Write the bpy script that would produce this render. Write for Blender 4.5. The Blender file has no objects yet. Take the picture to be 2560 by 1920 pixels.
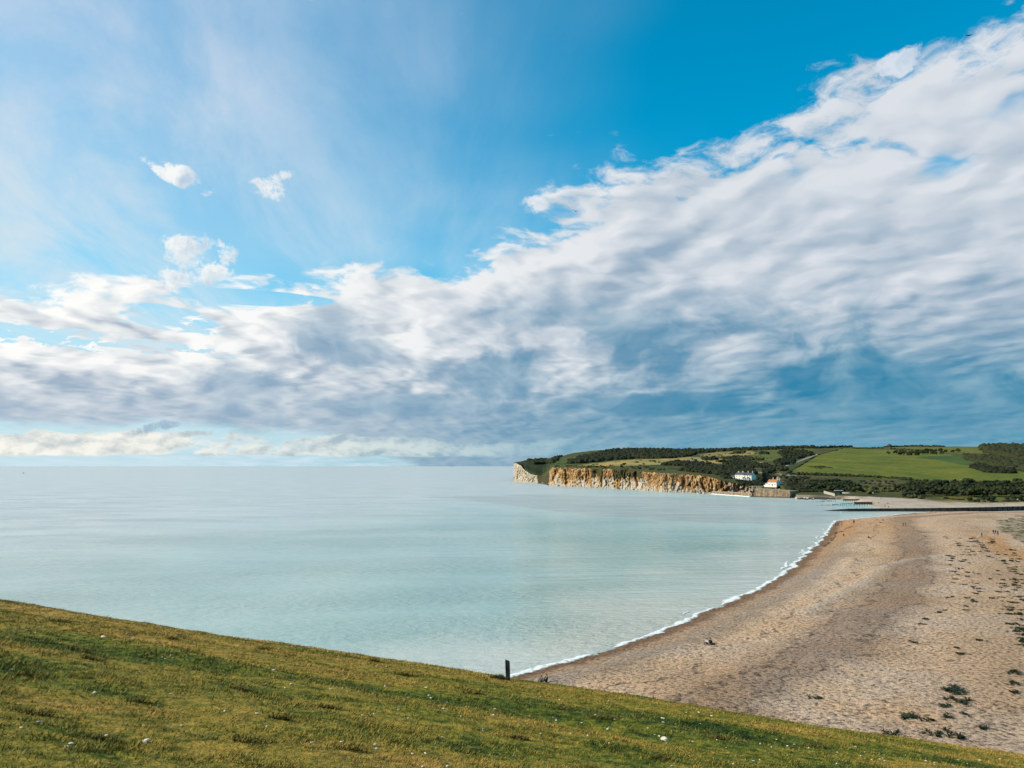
import bpy, bmesh, math, random
import numpy as np
from mathutils import Vector, Matrix

random.seed(7)
rng = np.random.default_rng(7)
S = bpy.context.scene
COL = S.collection

# ------------------------------------------------------------------ camera
CAM_H = 30.0
PITCH = math.radians(6.1)
FPX = 1924.0                                   # focal length in photograph pixels (2560 wide)
cam_d = bpy.data.cameras.new('camera')
cam_d.sensor_width = 36.0
cam_d.lens = 36.0 * FPX / 2560.0
cam_d.clip_start = 0.1
cam_d.clip_end = 600000.0
cam = bpy.data.objects.new('camera', cam_d)
COL.objects.link(cam)
cam.location = (0, 0, CAM_H)
cam.rotation_euler = (math.radians(90) + PITCH, 0, 0)
S.camera = cam
CP, SP = math.cos(PITCH), math.sin(PITCH)

def ray(px, py):
    """photo pixel -> (tan azimuth x/y, slope z/y)"""
    u = (960.0 - np.asarray(py, float)) / FPX
    r = (np.asarray(px, float) - 1280.0) / FPX
    f = CP - u * SP
    return r / f, (u * CP + SP) / f

def on_plane(px, py, z=0.0):
    k, t = ray(px, py)
    y = (z - CAM_H) / t
    return k * y, y

# ------------------------------------------------------------------ light and exposure
SUN_EL = math.radians(34)
SUN_AZ = math.radians(-93)                      # measured from +Y towards +X: the sun stands to the left
sun_dir = Vector((math.sin(SUN_AZ) * math.cos(SUN_EL), math.cos(SUN_AZ) * math.cos(SUN_EL), math.sin(SUN_EL)))
sd = bpy.data.lights.new('sun', 'SUN')
sd.energy = 5.0
sd.angle = math.radians(0.53)
sd.color = (1.0, 0.90, 0.74)
sun = bpy.data.objects.new('sun', sd)
COL.objects.link(sun)
sun.location = sun_dir * 400
sun.rotation_euler = sun_dir.to_track_quat('Z', 'Y').to_euler()

vs = S.view_settings
vs.view_transform = 'Standard'
vs.look = 'None'
vs.exposure = 0.0
vs.gamma = 1.0
vs.use_curve_mapping = False
S.render.engine = 'CYCLES'
S.cycles.max_bounces = 6
S.cycles.use_denoising = True
S.cycles.sample_clamp_indirect = 4.0

# ------------------------------------------------------------------ node expression helper
class X:
    """a socket (or number) with arithmetic, so node trees read as formulas"""
    def __init__(s, nt, v): s.nt, s.v = nt, v
    def _m(s, op, *a):
        n = s.nt.nodes.new('ShaderNodeMath'); n.operation = op
        for i, q in enumerate((s,) + a):
            q = q.v if isinstance(q, X) else q
            if isinstance(q, (int, float)): n.inputs[i].default_value = q
            else: s.nt.links.new(q, n.inputs[i])
        return X(s.nt, n.outputs[0])
    def __add__(s, o): return s._m('ADD', o)
    __radd__ = __add__
    def __sub__(s, o): return s._m('SUBTRACT', o)
    def __rsub__(s, o): return X(s.nt, o)._m('SUBTRACT', s)
    def __mul__(s, o): return s._m('MULTIPLY', o)
    __rmul__ = __mul__
    def __truediv__(s, o): return s._m('DIVIDE', o)
    def __rtruediv__(s, o): return X(s.nt, o)._m('DIVIDE', s)
    def __pow__(s, o): return s._m('POWER', o)
    def max(s, o): return s._m('MAXIMUM', o)
    def min(s, o): return s._m('MINIMUM', o)
    def clamp(s): return s._m('MAXIMUM', 0.0)._m('MINIMUM', 1.0)
    def abs(s): return s._m('ABSOLUTE')
    def sin(s): return s._m('SINE')
    def sm(s, a, b, c=0.0, d=1.0, lin=False):
        n = s.nt.nodes.new('ShaderNodeMapRange')
        n.interpolation_type = 'LINEAR' if lin else 'SMOOTHSTEP'
        n.clamp = True
        s.nt.links.new(s.v, n.inputs[0])
        flip = a > b
        if flip: a, b, c, d = b, a, d, c
        for i, q in enumerate((a, b, c, d)): n.inputs[i + 1].default_value = q
        return X(s.nt, n.outputs[0])
    def curve(s, pts, x0, x1, y0, y1):
        n = s.nt.nodes.new('ShaderNodeFloatCurve')
        s.nt.links.new(s.sm(x0, x1, lin=True).v, n.inputs['Value'])
        c = n.mapping.curves[0]
        pts = [((x - x0) / (x1 - x0), (y - y0) / (y1 - y0)) for x, y in pts]
        c.points[0].location = pts[0]; c.points[1].location = pts[-1]
        for p in pts[1:-1]: c.points.new(*p)
        n.mapping.update()
        return X(s.nt, n.outputs[0]) * (y1 - y0) + y0

def vec(nt, x, y, z=0.0):
    n = nt.nodes.new('ShaderNodeCombineXYZ')
    for i, q in enumerate((x, y, z)):
        if isinstance(q, X): nt.links.new(q.v, n.inputs[i])
        else: n.inputs[i].default_value = q
    return X(nt, n.outputs[0])

def noise(nt, v, scale, detail=5.0, rough=0.55, lac=2.1, dist=0.0, dim='3D', out=0):
    n = nt.nodes.new('ShaderNodeTexNoise')
    n.noise_dimensions = dim
    nt.links.new(v.v, n.inputs['Vector'])
    for k, q in (('Scale', scale), ('Detail', detail), ('Roughness', rough), ('Lacunarity', lac), ('Distortion', dist)):
        n.inputs[k].default_value = q
    return X(nt, n.outputs[out])

def mixc(nt, f, a, b):
    n = nt.nodes.new('ShaderNodeMix'); n.data_type = 'RGBA'; n.clamp_factor = True
    if isinstance(f, X): nt.links.new(f.v, n.inputs[0])
    else: n.inputs[0].default_value = f
    for i, q in ((6, a), (7, b)):
        if isinstance(q, X): nt.links.new(q.v, n.inputs[i])
        else: n.inputs[i].default_value = (*q, 1.0)
    return X(nt, n.outputs[2])

def mulc(nt, a, b):
    n = nt.nodes.new('ShaderNodeMix'); n.data_type = 'RGBA'; n.blend_type = 'MULTIPLY'; n.clamp_factor = True
    n.inputs[0].default_value = 1.0
    for i, q in ((6, a), (7, b)):
        if isinstance(q, X): nt.links.new(q.v, n.inputs[i])
        else: n.inputs[i].default_value = (*q, 1.0)
    return X(nt, n.outputs[2])

def ramp(nt, f, stops):
    n = nt.nodes.new('ShaderNodeValToRGB')
    nt.links.new(f.v, n.inputs[0])
    e = n.color_ramp.elements
    e[0].position, e[0].color = stops[0][0], (*stops[0][1], 1)
    e[1].position, e[1].color = stops[-1][0], (*stops[-1][1], 1)
    for p, c in stops[1:-1]:
        q = e.new(p); q.color = (*c, 1)
    return X(nt, n.outputs[0])

def srgb(*c):
    return tuple(((q / 255 + 0.055) / 1.055) ** 2.4 if q > 10 else q / 255 / 12.92 for q in c)
# ------------------------------------------------------------------ sky
def build_sky():
    w = bpy.data.worlds.new('World'); S.world = w; w.use_nodes = True
    w.cycles.sampling_method = 'MANUAL'; w.cycles.sample_map_resolution = 256
    nt = w.node_tree
    for n in list(nt.nodes): nt.nodes.remove(n)
    out = nt.nodes.new('ShaderNodeOutputWorld')
    bg = nt.nodes.new('ShaderNodeBackground')
    STR = 0.1
    bg.inputs[1].default_value = STR
    nt.links.new(bg.outputs[0], out.inputs[0])
    sky = nt.nodes.new('ShaderNodeTexSky')
    sky.sky_type = 'NISHITA'; sky.sun_disc = False
    sky.sun_elevation = SUN_EL; sky.sun_rotation = SUN_AZ
    sky.altitude = 30; sky.air_density = 1.0; sky.dust_density = 0.6; sky.ozone_density = 3.0
    tc = nt.nodes.new('ShaderNodeTexCoord')
    sp = nt.nodes.new('ShaderNodeSeparateXYZ')
    nt.links.new(tc.outputs['Generated'], sp.inputs[0])
    dx, dy, dz = (X(nt, sp.outputs[i]) for i in range(3))
    z = dz.max(0.0)
    C = lambda *c: tuple(q / STR for q in srgb(*c))       # a radiance given as a display colour
    N = lambda v, sc, det, ro=0.5, di=0.0, o=0: noise(nt, v, sc, det, ro, 2.1, di, '3D', o)

    hyp = (dx * dx + dy * dy) ** 0.5
    el = z / hyp.max(0.02)                                  # tangent of the elevation
    at = nt.nodes.new('ShaderNodeMath'); at.operation = 'ARCTAN2'
    nt.links.new(dx.v, at.inputs[0]); nt.links.new(dy.v, at.inputs[1])
    az = X(nt, at.outputs[0])                               # 0 ahead, negative towards the sun
    side = az.sm(-0.6, 0.42)                                # 0 on the sun side, 1 on the far side
    # point where the view meets a cloud deck at unit height (earth curvature keeps it finite)
    den = z + 0.04
    px, py = dx / den, dy / den

    def ell(lst):
        tot = None
        for (cx, cy, rx, ry, rot) in lst:
            k, t = ray(cx, cy)
            a0, e0 = math.atan(float(k)), float(t) / math.hypot(1, float(k))
            u, v = az - a0, el - e0
            cr, sr = math.cos(rot), math.sin(rot)
            g = ((u * cr + v * sr) * (FPX / rx)) ** 2.0 + ((v * cr - u * sr) * (FPX / ry)) ** 2.0
            g = g.sm(1.6, 0.0, lin=True)
            tot = g if tot is None else tot.max(g)
        return tot

    # clear air: deep blue, paler towards the horizon
    base = mulc(nt, X(nt, sky.outputs[0]), (0.0, 1.66, 1.80))
    base = mixc(nt, el.sm(0.0, 0.2, 0.9, 0.0), base, mixc(nt, side, C(196, 222, 232), C(44, 146, 184)))

    # high thin veil on the sun side, combed into faint diagonal streaks
    vn = N(vec(nt, px * 0.75 + py * 0.18, py * 0.2 - px * 0.12, 3.0), 2.0, 6, 0.6, 0.5)
    vb = N(vec(nt, px, py, 4.0), 0.8, 2, 0.5)
    veil = (az + (vb - 0.5) * 0.6).sm(0.24, -0.45) * (vn.sm(0.32, 0.68) * 0.55 + 0.45)
    base = mixc(nt, (veil * 1.02).clamp(), base, mixc(nt, el.sm(0.6, 0.12), C(196, 213, 233), C(208, 229, 240)))

    # ---- the big deck: coverage from an edge line in deck space, made of lumps and rolls
    den2 = z + 0.17
    nx, ny = dx / den2 * 1.5, dy / den2 * 1.5             # gentler foreshortening for the texture
    warp = N(vec(nt, nx, ny), 2.2, 3, 0.55, 0, 1)
    wsep = nt.nodes.new('ShaderNodeSeparateXYZ'); nt.links.new(warp.v, wsep.inputs[0])
    wx, wy = X(nt, wsep.outputs[0]) - 0.5, X(nt, wsep.outputs[1]) - 0.5
    qx, qy = nx + wx * 0.34, ny + wy * 0.34
    edge = px.curve([(-7, 3.2), (-2.53, 3.50), (-1.73, 3.45), (-0.9, 3.35), (-0.2, 2.95), (0.222, 2.20), (0.7, 1.80), (1.11, 1.38), (2.2, 0.75), (4, 0.1)], -7, 4, 0, 5)
    roll = az.sm(-0.25, 0.25, 0.95, 0.72)
    def lump(ox, oy, det):
        a_ = (qx + ox) * 0.8 + (qy + oy) * 0.6              # across the rolls
        b_ = (qy + oy) * 0.8 - (qx + ox) * 0.6              # along them
        v = nt.nodes.new('ShaderNodeTexVoronoi'); v.feature = 'SMOOTH_F1'; v.voronoi_dimensions = '2D'
        nt.links.new(vec(nt, a_, b_ * roll).v, v.inputs['Vector'])
        v.inputs['Scale'].default_value = 3.0; v.inputs['Detail'].default_value = det; v.inputs['Roughness'].default_value = 0.42
        v.inputs['Lacunarity'].default_value = 2.2; v.inputs['Smoothness'].default_value = 0.55; v.normalize = True
        n = N(vec(nt, a_, b_ * roll), 1.5, 2.0 + det, 0.5)
        return (n - 0.5) * 1.0 + (0.36 - X(nt, v.outputs['Distance'])) * 0.62
    big = lump(0.0, 0.0, 2.0)
    bigs = lump(-0.085, -0.03, 1.0)                         # the same, a step towards the sun
    fine = N(vec(nt, qx, qy, 5.0), 9.0, 6, 0.62)
    inn = py - edge
    depth = inn.sm(0.0, 2.2)
    d = inn * 0.62 + inn.min(0.0) * 1.9 + big * 2.3 + (fine - 0.5) * (1.5 - depth * 1.1)
    hole = ell(((120, 842, 300, 24, -0.06), (420, 868, 260, 12, -0.10), (440, 800, 110, 26, -0.15), (640, 745, 160, 16, 0.0))) * (1.2 + (fine - 0.5) * 5.0).max(0.0) * 1.5
    hole = hole + ell(((1590, 630, 90, 40, 0.0), (1910, 490, 130, 50, 0.2), (2470, 350, 260, 70, 0.55), (2250, 520, 260, 40, 0.4), (2400, 640, 240, 40, 0.3), (1960, 690, 200, 30, 0.2))) * 0.5
    cov = (d + depth * 0.66 - hole * (0.85 + (fine - 0.5) * 3.0)).sm(0.0, 0.50)
    # light on it: thin parts and sun-facing slopes bright, thick parts and the far base grey
    macro = N(vec(nt, nx + wy * 0.6, ny * 0.8, 9.0), 1.0, 3, 0.5)
    slope = (big - bigs) * 3.3 * el.sm(0.03, 0.12, 0.3, 1.0) + (fine - 0.5) * 0.16 + (0.5 - macro) * 0.9
    thick = (d + depth * 0.2 + el.sm(0.16, 0.06) * 0.5).sm(0.2, 2.4)
    rim = ell(((120, 895, 420, 26, -0.05), (500, 905, 300, 22, -0.1)))
    lit = (0.82 - thick * 0.40 + slope + rim * 0.35).clamp()
    nearcol = mixc(nt, lit, mixc(nt, side, C(174, 188, 204), C(146, 172, 194)), mixc(nt, side, C(255, 255, 252), C(220, 225, 232)))
    farcol = mixc(nt, lit, mixc(nt, side, C(140, 170, 196), C(36, 130, 168)), mixc(nt, side, C(222, 226, 230), C(152, 186, 202)))
    deck = mixc(nt, (el - az.sm(-0.1, 0.5) * 0.05).sm(0.14, 0.03), nearcol, farcol)
    # the deck ends in clear air low on the left
    bn = N(vec(nt, az, el * 3.0, 1.0), 8.0, 5, 0.6)
    low = (el + (bn - 0.5) * 0.04 + az.sm(-0.30, 0.05) * 0.09).sm(0.040, 0.054)
    col = mixc(nt, cov * low, base, deck)

    # ---- ragged darker scud hanging under the deck
    sw = N(vec(nt, az, el * 1.5, 17.0), 6.0, 3, 0.5, 0, 1)
    ws = nt.nodes.new('ShaderNodeSeparateXYZ'); nt.links.new(sw.v, ws.inputs[0])
    sx, sy = az + (X(nt, ws.outputs[0]) - 0.5) * 0.16, el + (X(nt, ws.outputs[1]) - 0.5) * 0.10
    sc = N(vec(nt, sx, sy * 1.5, 7.0), 5.5, 6, 0.52)
    sc2 = N(vec(nt, sx + 0.016, sy * 1.5 - 0.035, 7.0), 5.5, 4, 0.52)
    pat = ell(((850, 845, 130, 75, -0.3), (1330, 770, 160, 48, 0.1), (1255, 940, 120, 60, 0.2), (1000, 1015, 260, 34, 0.0), (2120, 985, 230, 80, 0.0), (2480, 1010, 180, 60, 0.0), (1650, 1015, 260, 30, 0.0), (250, 985, 520, 55, 0.0), (560, 960, 260, 50, -0.1)))
    scm = (sc + pat * 0.19).sm(0.52, 0.68) * el.sm(0.04, 0.075) * el.sm(0.27, 0.15) * az.sm(-0.75, -0.25, 0.6, 1.0)
    sclit = ((sc2 - sc) * 5.0 + 0.26).clamp()
    scol = mixc(nt, sclit, mixc(nt, side, C(146, 174, 198), C(40, 130, 168)), mixc(nt, side, C(212, 222, 230), C(150, 186, 204)))
    col = mixc(nt, scm * 0.80 * cov * low, col, scol)

    # ---- cumulus row along the horizon (far away: seen from the side)
    cn = N(vec(nt, az, el * 1.9, 11.0), 24.0, 6, 0.55)
    cn2 = N(vec(nt, az * 0.35, el * 2.2, 13.0), 15.0, 3, 0.5)
    prof = el.sm(0.008, 0.016) * el.sm(0.066, 0.024)
    cm = (cn * 0.55 + cn2 * 0.55 + prof * 0.27).sm(0.70, 0.78) * el.sm(0.007, 0.014)
    cs = N(vec(nt, az + 0.006, (el - 0.006) * 1.9, 11.0), 24.0, 5, 0.55)
    cl = ((cs - cn) * 4.0 + 0.62).clamp()
    ccol = mixc(nt, cl, mixc(nt, side, C(196, 206, 208), C(60, 150, 184)), mixc(nt, side, C(250, 248, 238), C(120, 178, 198)))
    col = mixc(nt, cm * az.sm(-0.15, 0.2, 1.0, 0.30), col, ccol)

    # ---- a few loose puffs in the clear part: (pixel, radii in px, tilt)
    pn = N(vec(nt, az, el, 21.0), 19.0, 7, 0.66, 0.3)
    pn2 = N(vec(nt, az + 0.010, el - 0.008, 21.0), 19.0, 4, 0.62, 0.3)
    tot = ell(((440, 432, 74, 26, -0.35), (505, 470, 34, 24, -0.7), (672, 468, 44, 34, -0.5), (712, 438, 34, 16, 0.4),
               (485, 640, 84, 52, 0.1), (440, 700, 76, 32, 0.35), (520, 668, 56, 48, 0.0), (418, 606, 34, 22, -0.8),
               (1335, 510, 40, 22, 0.1), (2235, 165, 70, 30, 0.4),
               (671, 1048, 44, 20, 0.0), (395, 1068, 50, 14, 0.3)))
    pm = ((pn - 0.5) * 3.4 + tot * 0.60).sm(0.24, 0.66) * tot.sm(0.0, 0.3)
    pl = ((pn2 - pn) * 3.5 + 0.80).clamp()
    pcol = mixc(nt, pl, C(186, 206, 224), mixc(nt, side, C(255, 254, 250), C(220, 228, 238)))
    pcol = mixc(nt, el.sm(0.09, 0.05), pcol, C(158, 184, 204))
    col = mixc(nt, pm * 0.92, col, pcol)
    # below the horizon: the sea's own mean colour (only ever seen by stray rays)
    col = mixc(nt, dz.sm(-0.01, 0.0), C(150, 180, 185), col)
    nt.links.new(col.v, bg.inputs[0])
    return w
build_sky()
# ------------------------------------------------------------------ small tools
def fade(t): return t * t * t * (t * (t * 6 - 15) + 10)
_perm = np.random.default_rng(11).permutation(512)
_perm = np.concatenate([_perm, _perm, _perm])
_ga = np.random.default_rng(12).uniform(0, 2 * np.pi, 512)
_gx, _gy = np.cos(_ga), np.sin(_ga)
def pnoise(x, y):
    x = np.asarray(x, float); y = np.asarray(y, float)
    xi = np.floor(x).astype(int); yi = np.floor(y).astype(int)
    fx, fy = x - xi, y - yi
    u, v = fade(fx), fade(fy)
    def g(ix, iy, dx, dy):
        h = _perm[(_perm[ix % 512] + iy) % 512]
        return _gx[h] * dx + _gy[h] * dy
    a = g(xi, yi, fx, fy); b = g(xi + 1, yi, fx - 1, fy)
    c = g(xi, yi + 1, fx, fy - 1); d = g(xi + 1, yi + 1, fx - 1, fy - 1)
    return (a + u * (b - a)) * (1 - v) + (c + u * (d - c)) * v
def fbm(x, y, o=4, lac=2.03, gain=0.5):
    s = 0; a = 1
    for i in range(o):
        s = s + a * pnoise(x + 17.3 * i, y - 9.1 * i); x = x * lac; y = y * lac; a *= gain
    return s
def sstep(a, b, x):
    t = np.clip((np.asarray(x, float) - a) / (b - a), 0, 1); return t * t * (3 - 2 * t)

def new_mat(name, rough=0.9, spec=0.3):
    m = bpy.data.materials.new(name); m.use_nodes = True
    nt = m.node_tree
    b = nt.nodes['Principled BSDF']
    b.inputs['Roughness'].default_value = rough
    b.inputs['Specular IOR Level'].default_value = spec
    return m, nt, b
def wpos(nt):
    g = nt.nodes.new('ShaderNodeNewGeometry')
    return X(nt, g.outputs['Position'])
def sepx(nt, v):
    n = nt.nodes.new('ShaderNodeSeparateXYZ'); nt.links.new(v.v, n.inputs[0])
    return tuple(X(nt, n.outputs[i]) for i in range(3))
def attr(nt, name, out='Fac'):
    n = nt.nodes.new('ShaderNodeAttribute'); n.attribute_name = name
    return X(nt, n.outputs[out])
def bump(nt, bsdf, h, strength=0.5, dist=0.1):
    n = nt.nodes.new('ShaderNodeBump')
    if isinstance(strength, X): nt.links.new(strength.v, n.inputs['Strength'])
    else: n.inputs['Strength'].default_value = strength
    n.inputs['Distance'].default_value = dist
    nt.links.new(h.v, n.inputs['Height'])
    nt.links.new(n.outputs[0], bsdf.inputs['Normal'])
def setc(nt, bsdf, c):
    if isinstance(c, X): nt.links.new(c.v, bsdf.inputs['Base Color'])
    else: bsdf.inputs['Base Color'].default_value = (*c, 1)
_flat = {}
def flat(name, c, rough=0.8, var=0.25, scale=3.0):
    """a plain paint with grain and wear"""
    if name in _flat: return _flat[name]
    m, nt, b = new_mat(name, rough)
    n = noise(nt, wpos(nt), scale, 5, 0.6)
    lo = tuple(q * (1 - var) for q in c); hi = tuple(min(1, q * (1 + var)) for q in c)
    setc(nt, b, ramp(nt, n, [(0.3, lo), (0.7, hi)]))
    _flat[name] = m
    return m

def grid_mesh(name, V, nu, nv, mat, attrs=None, smooth=True, flip=False):
    """V: (nu*nv,3) array, u fastest varying last"""
    idx = np.arange(nu * nv).reshape(nu, nv)
    q = np.stack([idx[:-1, :-1], idx[1:, :-1], idx[1:, 1:], idx[:-1, 1:]], -1).reshape(-1, 4)
    if flip: q = q[:, ::-1]
    me = bpy.data.meshes.new(name)
    me.vertices.add(len(V)); me.vertices.foreach_set('co', V.astype(np.float32).ravel())
    me.loops.add(q.size); me.loops.foreach_set('vertex_index', q.ravel().astype(np.int32))
    me.polygons.add(len(q))
    me.polygons.foreach_set('loop_start', (np.arange(len(q)) * 4).astype(np.int32))
    me.polygons.foreach_set('loop_total', np.full(len(q), 4, np.int32))
    me.update(calc_edges=True)
    if smooth: me.polygons.foreach_set('use_smooth', np.ones(len(q), bool))
    for k, a in (attrs or {}).items():
        a = np.asarray(a)
        if a.ndim == 2:
            at = me.attributes.new(k, 'FLOAT_COLOR', 'POINT')
            at.data.foreach_set('color', np.concatenate([a, np.ones((len(a), 1))], 1).astype(np.float32).ravel())
        else:
            at = me.attributes.new(k, 'FLOAT', 'POINT'); at.data.foreach_set('value', a.astype(np.float32).ravel())
    me.materials.append(mat)
    return me
def mesh_from(name, verts, faces, mats, fmat=None, smooth=False):
    me = bpy.data.meshes.new(name)
    me.from_pydata([tuple(v) for v in verts], [], [tuple(f) for f in faces])
    for m in (mats if isinstance(mats, (list, tuple)) else [mats]): me.materials.append(m)
    if fmat is not None: me.polygons.foreach_set('material_index', np.asarray(fmat, np.int32))
    if smooth: me.polygons.foreach_set('use_smooth', np.ones(len(me.polygons), bool))
    me.update()
    return me
def add(name, me, parent=None, loc=(0, 0, 0), rotz=0.0, scale=None, **props):
    o = bpy.data.objects.new(name, me); COL.objects.link(o)
    o.location = loc; o.rotation_euler = (0, 0, rotz)
    if scale is not None: o.scale = scale if hasattr(scale, '__len__') else (scale,) * 3
    if parent is not None: o.parent = parent
    for k, v in props.items(): o[k] = v
    return o
def copy_tree(o, loc, rotz, scale=1.0, **props):
    c = o.copy(); COL.objects.link(c)
    c.location = loc; c.rotation_euler = (0, 0, rotz); c.scale = (scale,) * 3 if not hasattr(scale, '__len__') else scale
    for k, v in props.items(): c[k] = v
    for ch in o.children:
        d = ch.copy(); COL.objects.link(d); d.parent = c
    return c

# ------------------------------------------------------------------ shape of the ground
# 1. the grass hill the camera stands on
EYE = 1.6
HB = EYE / 32.0 ** 2
HA = 0.267 - 2 * math.sqrt(EYE * HB)
def hill_z(x, y):
    drop = EYE + HA * y + 0.146 * x + HB * y * y
    z = CAM_H - drop
    # damped at right far side, small undulations, terracettes running across the slope
    z = z + 0.16 * fbm(x / 9.0, y / 6.0, 3) * sstep(4, 14, y) + 0.05 * fbm(x / 2.2, y / 1.4, 3)
    t = (y * 0.93 + x * 0.37 + 1.8 * fbm(x / 14.0, y / 14.0, 2)) / 3.4
    z = z + 0.055 * np.sin(2 * np.pi * t) * sstep(6, 14, y)
    return z

# 2. waterline traced on the photograph, put on the sea plane
SHORE_PX = [(1240, 1708), (1300, 1688), (1402, 1661), (1512, 1631), (1646, 1584), (1723, 1551), (1821, 1507), (1898, 1474), (1955, 1441), (2000, 1403),
            (2028, 1374), (2057, 1350), (2073, 1327), (2083, 1309), (2092, 1303), (2118, 1300), (2157, 1296), (2220, 1290), (2286, 1283), (2345, 1279.3), (2380, 1279.5)]
SHORE = np.array([on_plane(a, b, 0.0) for a, b in SHORE_PX])
first = SHORE[0] + (SHORE[0] - SHORE[1]) / np.linalg.norm(SHORE[0] - SHORE[1]) * 120
SHORE = np.vstack([first, SHORE, SHORE[-1] + np.array([400.0, 0.0])])
def resample(P, step):
    seg = np.linalg.norm(np.diff(P, axis=0), axis=1); s = np.concatenate([[0], np.cumsum(seg)])
    t = np.arange(0, s[-1], step)
    return np.stack([np.interp(t, s, P[:, 0]), np.interp(t, s, P[:, 1])], 1)
def smooth_line(P, n):
    for _ in range(n):
        P = np.vstack([P[:1], (P[:-2] + 2 * P[1:-1] + P[2:]) / 4, P[-1:]])
    return P
SH = smooth_line(resample(SHORE, 1.5), 30)
# cusps of the swash
tn = np.gradient(SH, axis=0); tn /= np.linalg.norm(tn, axis=1)[:, None]
SHN = np.stack([tn[:, 1], -tn[:, 0]], 1)       # towards the land
si = np.arange(len(SH)) * 1.5
SH = SH + SHN * (1.7 * fbm(si / 12.0, si * 0, 3) + 0.7 * fbm(si / 3.2, si * 0 + 5, 2))[:, None]
def shore_dist(x, y):
    """signed distance to the waterline, positive on the beach"""
    x = np.asarray(x, float).ravel(); y = np.asarray(y, float).ravel()
    out = np.empty(len(x))
    A = SH
    for i in range(0, len(x), 4000):
        dx = x[i:i + 4000, None] - A[None, :, 0]; dy = y[i:i + 4000, None] - A[None, :, 1]
        d2 = dx * dx + dy * dy
        j = d2.argmin(1); r = np.arange(len(j))
        sg = dx[r, j] * SHN[j, 0] + dy[r, j] * SHN[j, 1]
        out[i:i + 4000] = np.sqrt(d2[r, j]) * np.where(sg >= 0, 1, -1)
    return out
def beach_base(d):
    return np.where(d > 0, 3.6 * (1 - np.exp(-np.maximum(d, 0) / 17.0)), d * 0.10)
# 3. far land: for photograph columns, (row, distance) from the shore up to the skyline
LAND = {
    1284: [(1203.5, 1519), (1158, 1521), (1157.5, 1530), (1157.5, 1545), (1157, 1560)],
    1291: [(1204, 1500), (1158, 1506), (1157, 1520), (1156, 1545), (1155, 1570)],
    1302: [(1204.5, 1475), (1164, 1481), (1160, 1500), (1156, 1550), (1153, 1590)],
    1312: [(1205, 1455), (1176, 1461), (1168, 1490), (1160, 1540), (1151, 1620)],
    1325: [(1205.5, 1440), (1185, 1446), (1176, 1480), (1164, 1540), (1149.5, 1650)],
    1340: [(1206, 1425), (1189, 1432), (1180, 1470), (1166, 1540), (1149.5, 1670)],
    1356: [(1207.5, 1380), (1190, 1440), (1182, 1480), (1167, 1550), (1149.5, 1690)],
    1366: [(1209.5, 1310), (1190, 1330), (1182, 1450), (1166, 1550), (1149, 1700)],
    1378: [(1212, 1235), (1168, 1241), (1165, 1320), (1157, 1470), (1144, 1720)],
    1406: [(1214, 1200), (1169, 1206), (1164, 1300), (1155, 1460), (1140, 1790)],
    1441: [(1216, 1165), (1169.5, 1172), (1163, 1280), (1152, 1450), (1131, 1850)],
    1482: [(1218.5, 1120), (1171, 1128), (1163, 1250), (1151, 1440), (1127, 1930)],
    1531: [(1221, 1070), (1172, 1078), (1162, 1220), (1150, 1420), (1124.5, 2000)],
    1575: [(1223, 1040), (1171, 1047), (1164, 1150), (1150, 1400), (1123, 2060)],
    1603: [(1225.5, 1005), (1177, 1013), (1167, 1120), (1150, 1380), (1123, 2100)],
    1658: [(1230, 950), (1183, 958), (1172, 1080), (1150, 1350), (1123.5, 2150)],
    1712: [(1231.5, 915), (1185, 923), (1173, 1050), (1150, 1350), (1123, 2200)],
    1767: [(1233.5, 870), (1190, 878), (1177, 1000), (1150, 1350), (1123, 2200)],
    1799: [(1235, 845), (1199, 852), (1184, 930), (1152, 1330), (1122, 2200)],
    1848: [(1236, 825), (1210, 831), (1197, 870), (1160, 1250), (1120, 2250)],
    1884: [(1237, 800), (1217, 806), (1203, 840), (1165, 1180), (1119, 2250)],
    1930: [(1238, 775), (1221.5, 779), (1215, 800), (1165, 1180), (1118, 2300)],
    1974: [(1242, 752), (1228, 757), (1216, 790), (1168, 1150), (1118, 2300)],
    1990: [(1246, 722), (1236, 740), (1222, 790), (1170, 1150), (1118, 2300)],
    2030: [(1248, 700), (1238, 728), (1222, 790), (1170, 1130), (1117.5, 2300)],
    2085: [(1248.5, 692), (1239, 720), (1222, 790), (1168, 1130), (1116.5, 2300)],
    2120: [(1251, 672), (1240, 700), (1222, 790), (1168, 1130), (1117, 2300)],
    2150: [(1259, 612), (1241, 690), (1222, 790), (1168, 1130), (1118.5, 2300)],
    2175: [(1267.5, 560), (1242, 684), (1222, 790), (1166, 1150), (1119, 2300)],
    2200: [(1272, 538), (1243, 680), (1222, 800), (1166, 1150), (1119, 2300)],
    2300: [(1274, 526), (1248, 655), (1222, 800), (1166, 1150), (1116, 2300)],
    2420: [(1273, 524), (1255, 620), (1222, 800), (1166, 1130), (1116.5, 2250)],
    2560: [(1268, 540), (1254, 620), (1222, 800), (1166, 1100), (1117, 2200)],
    2760: [(1264, 560), (1252, 630), (1222, 800), (1166, 1100), (1117, 2150)],
    3300: [(1262, 560), (1252, 630), (1222, 800), (1166, 1100), (1117, 2150)],
}
LC = np.array(sorted(LAND))
def _interp(xs, ys, x):
    return np.interp(x, xs, ys)
KN_D = np.array([[k[1] for k in LAND[c]] for c in LC], float)
KN_Z = np.array([[CAM_H + ray(c, k[0])[1] * k[1] for k in LAND[c]] for c in LC], float)
KN_D[:, 0] = [on_plane(c, LAND[c][0][0], 0.0)[1] for c in LC]
KN_D[:, 1] = np.maximum(KN_D[:, 1], KN_D[:, 0] + 5.0)
KN_Z[:, 0] = -0.4
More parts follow.
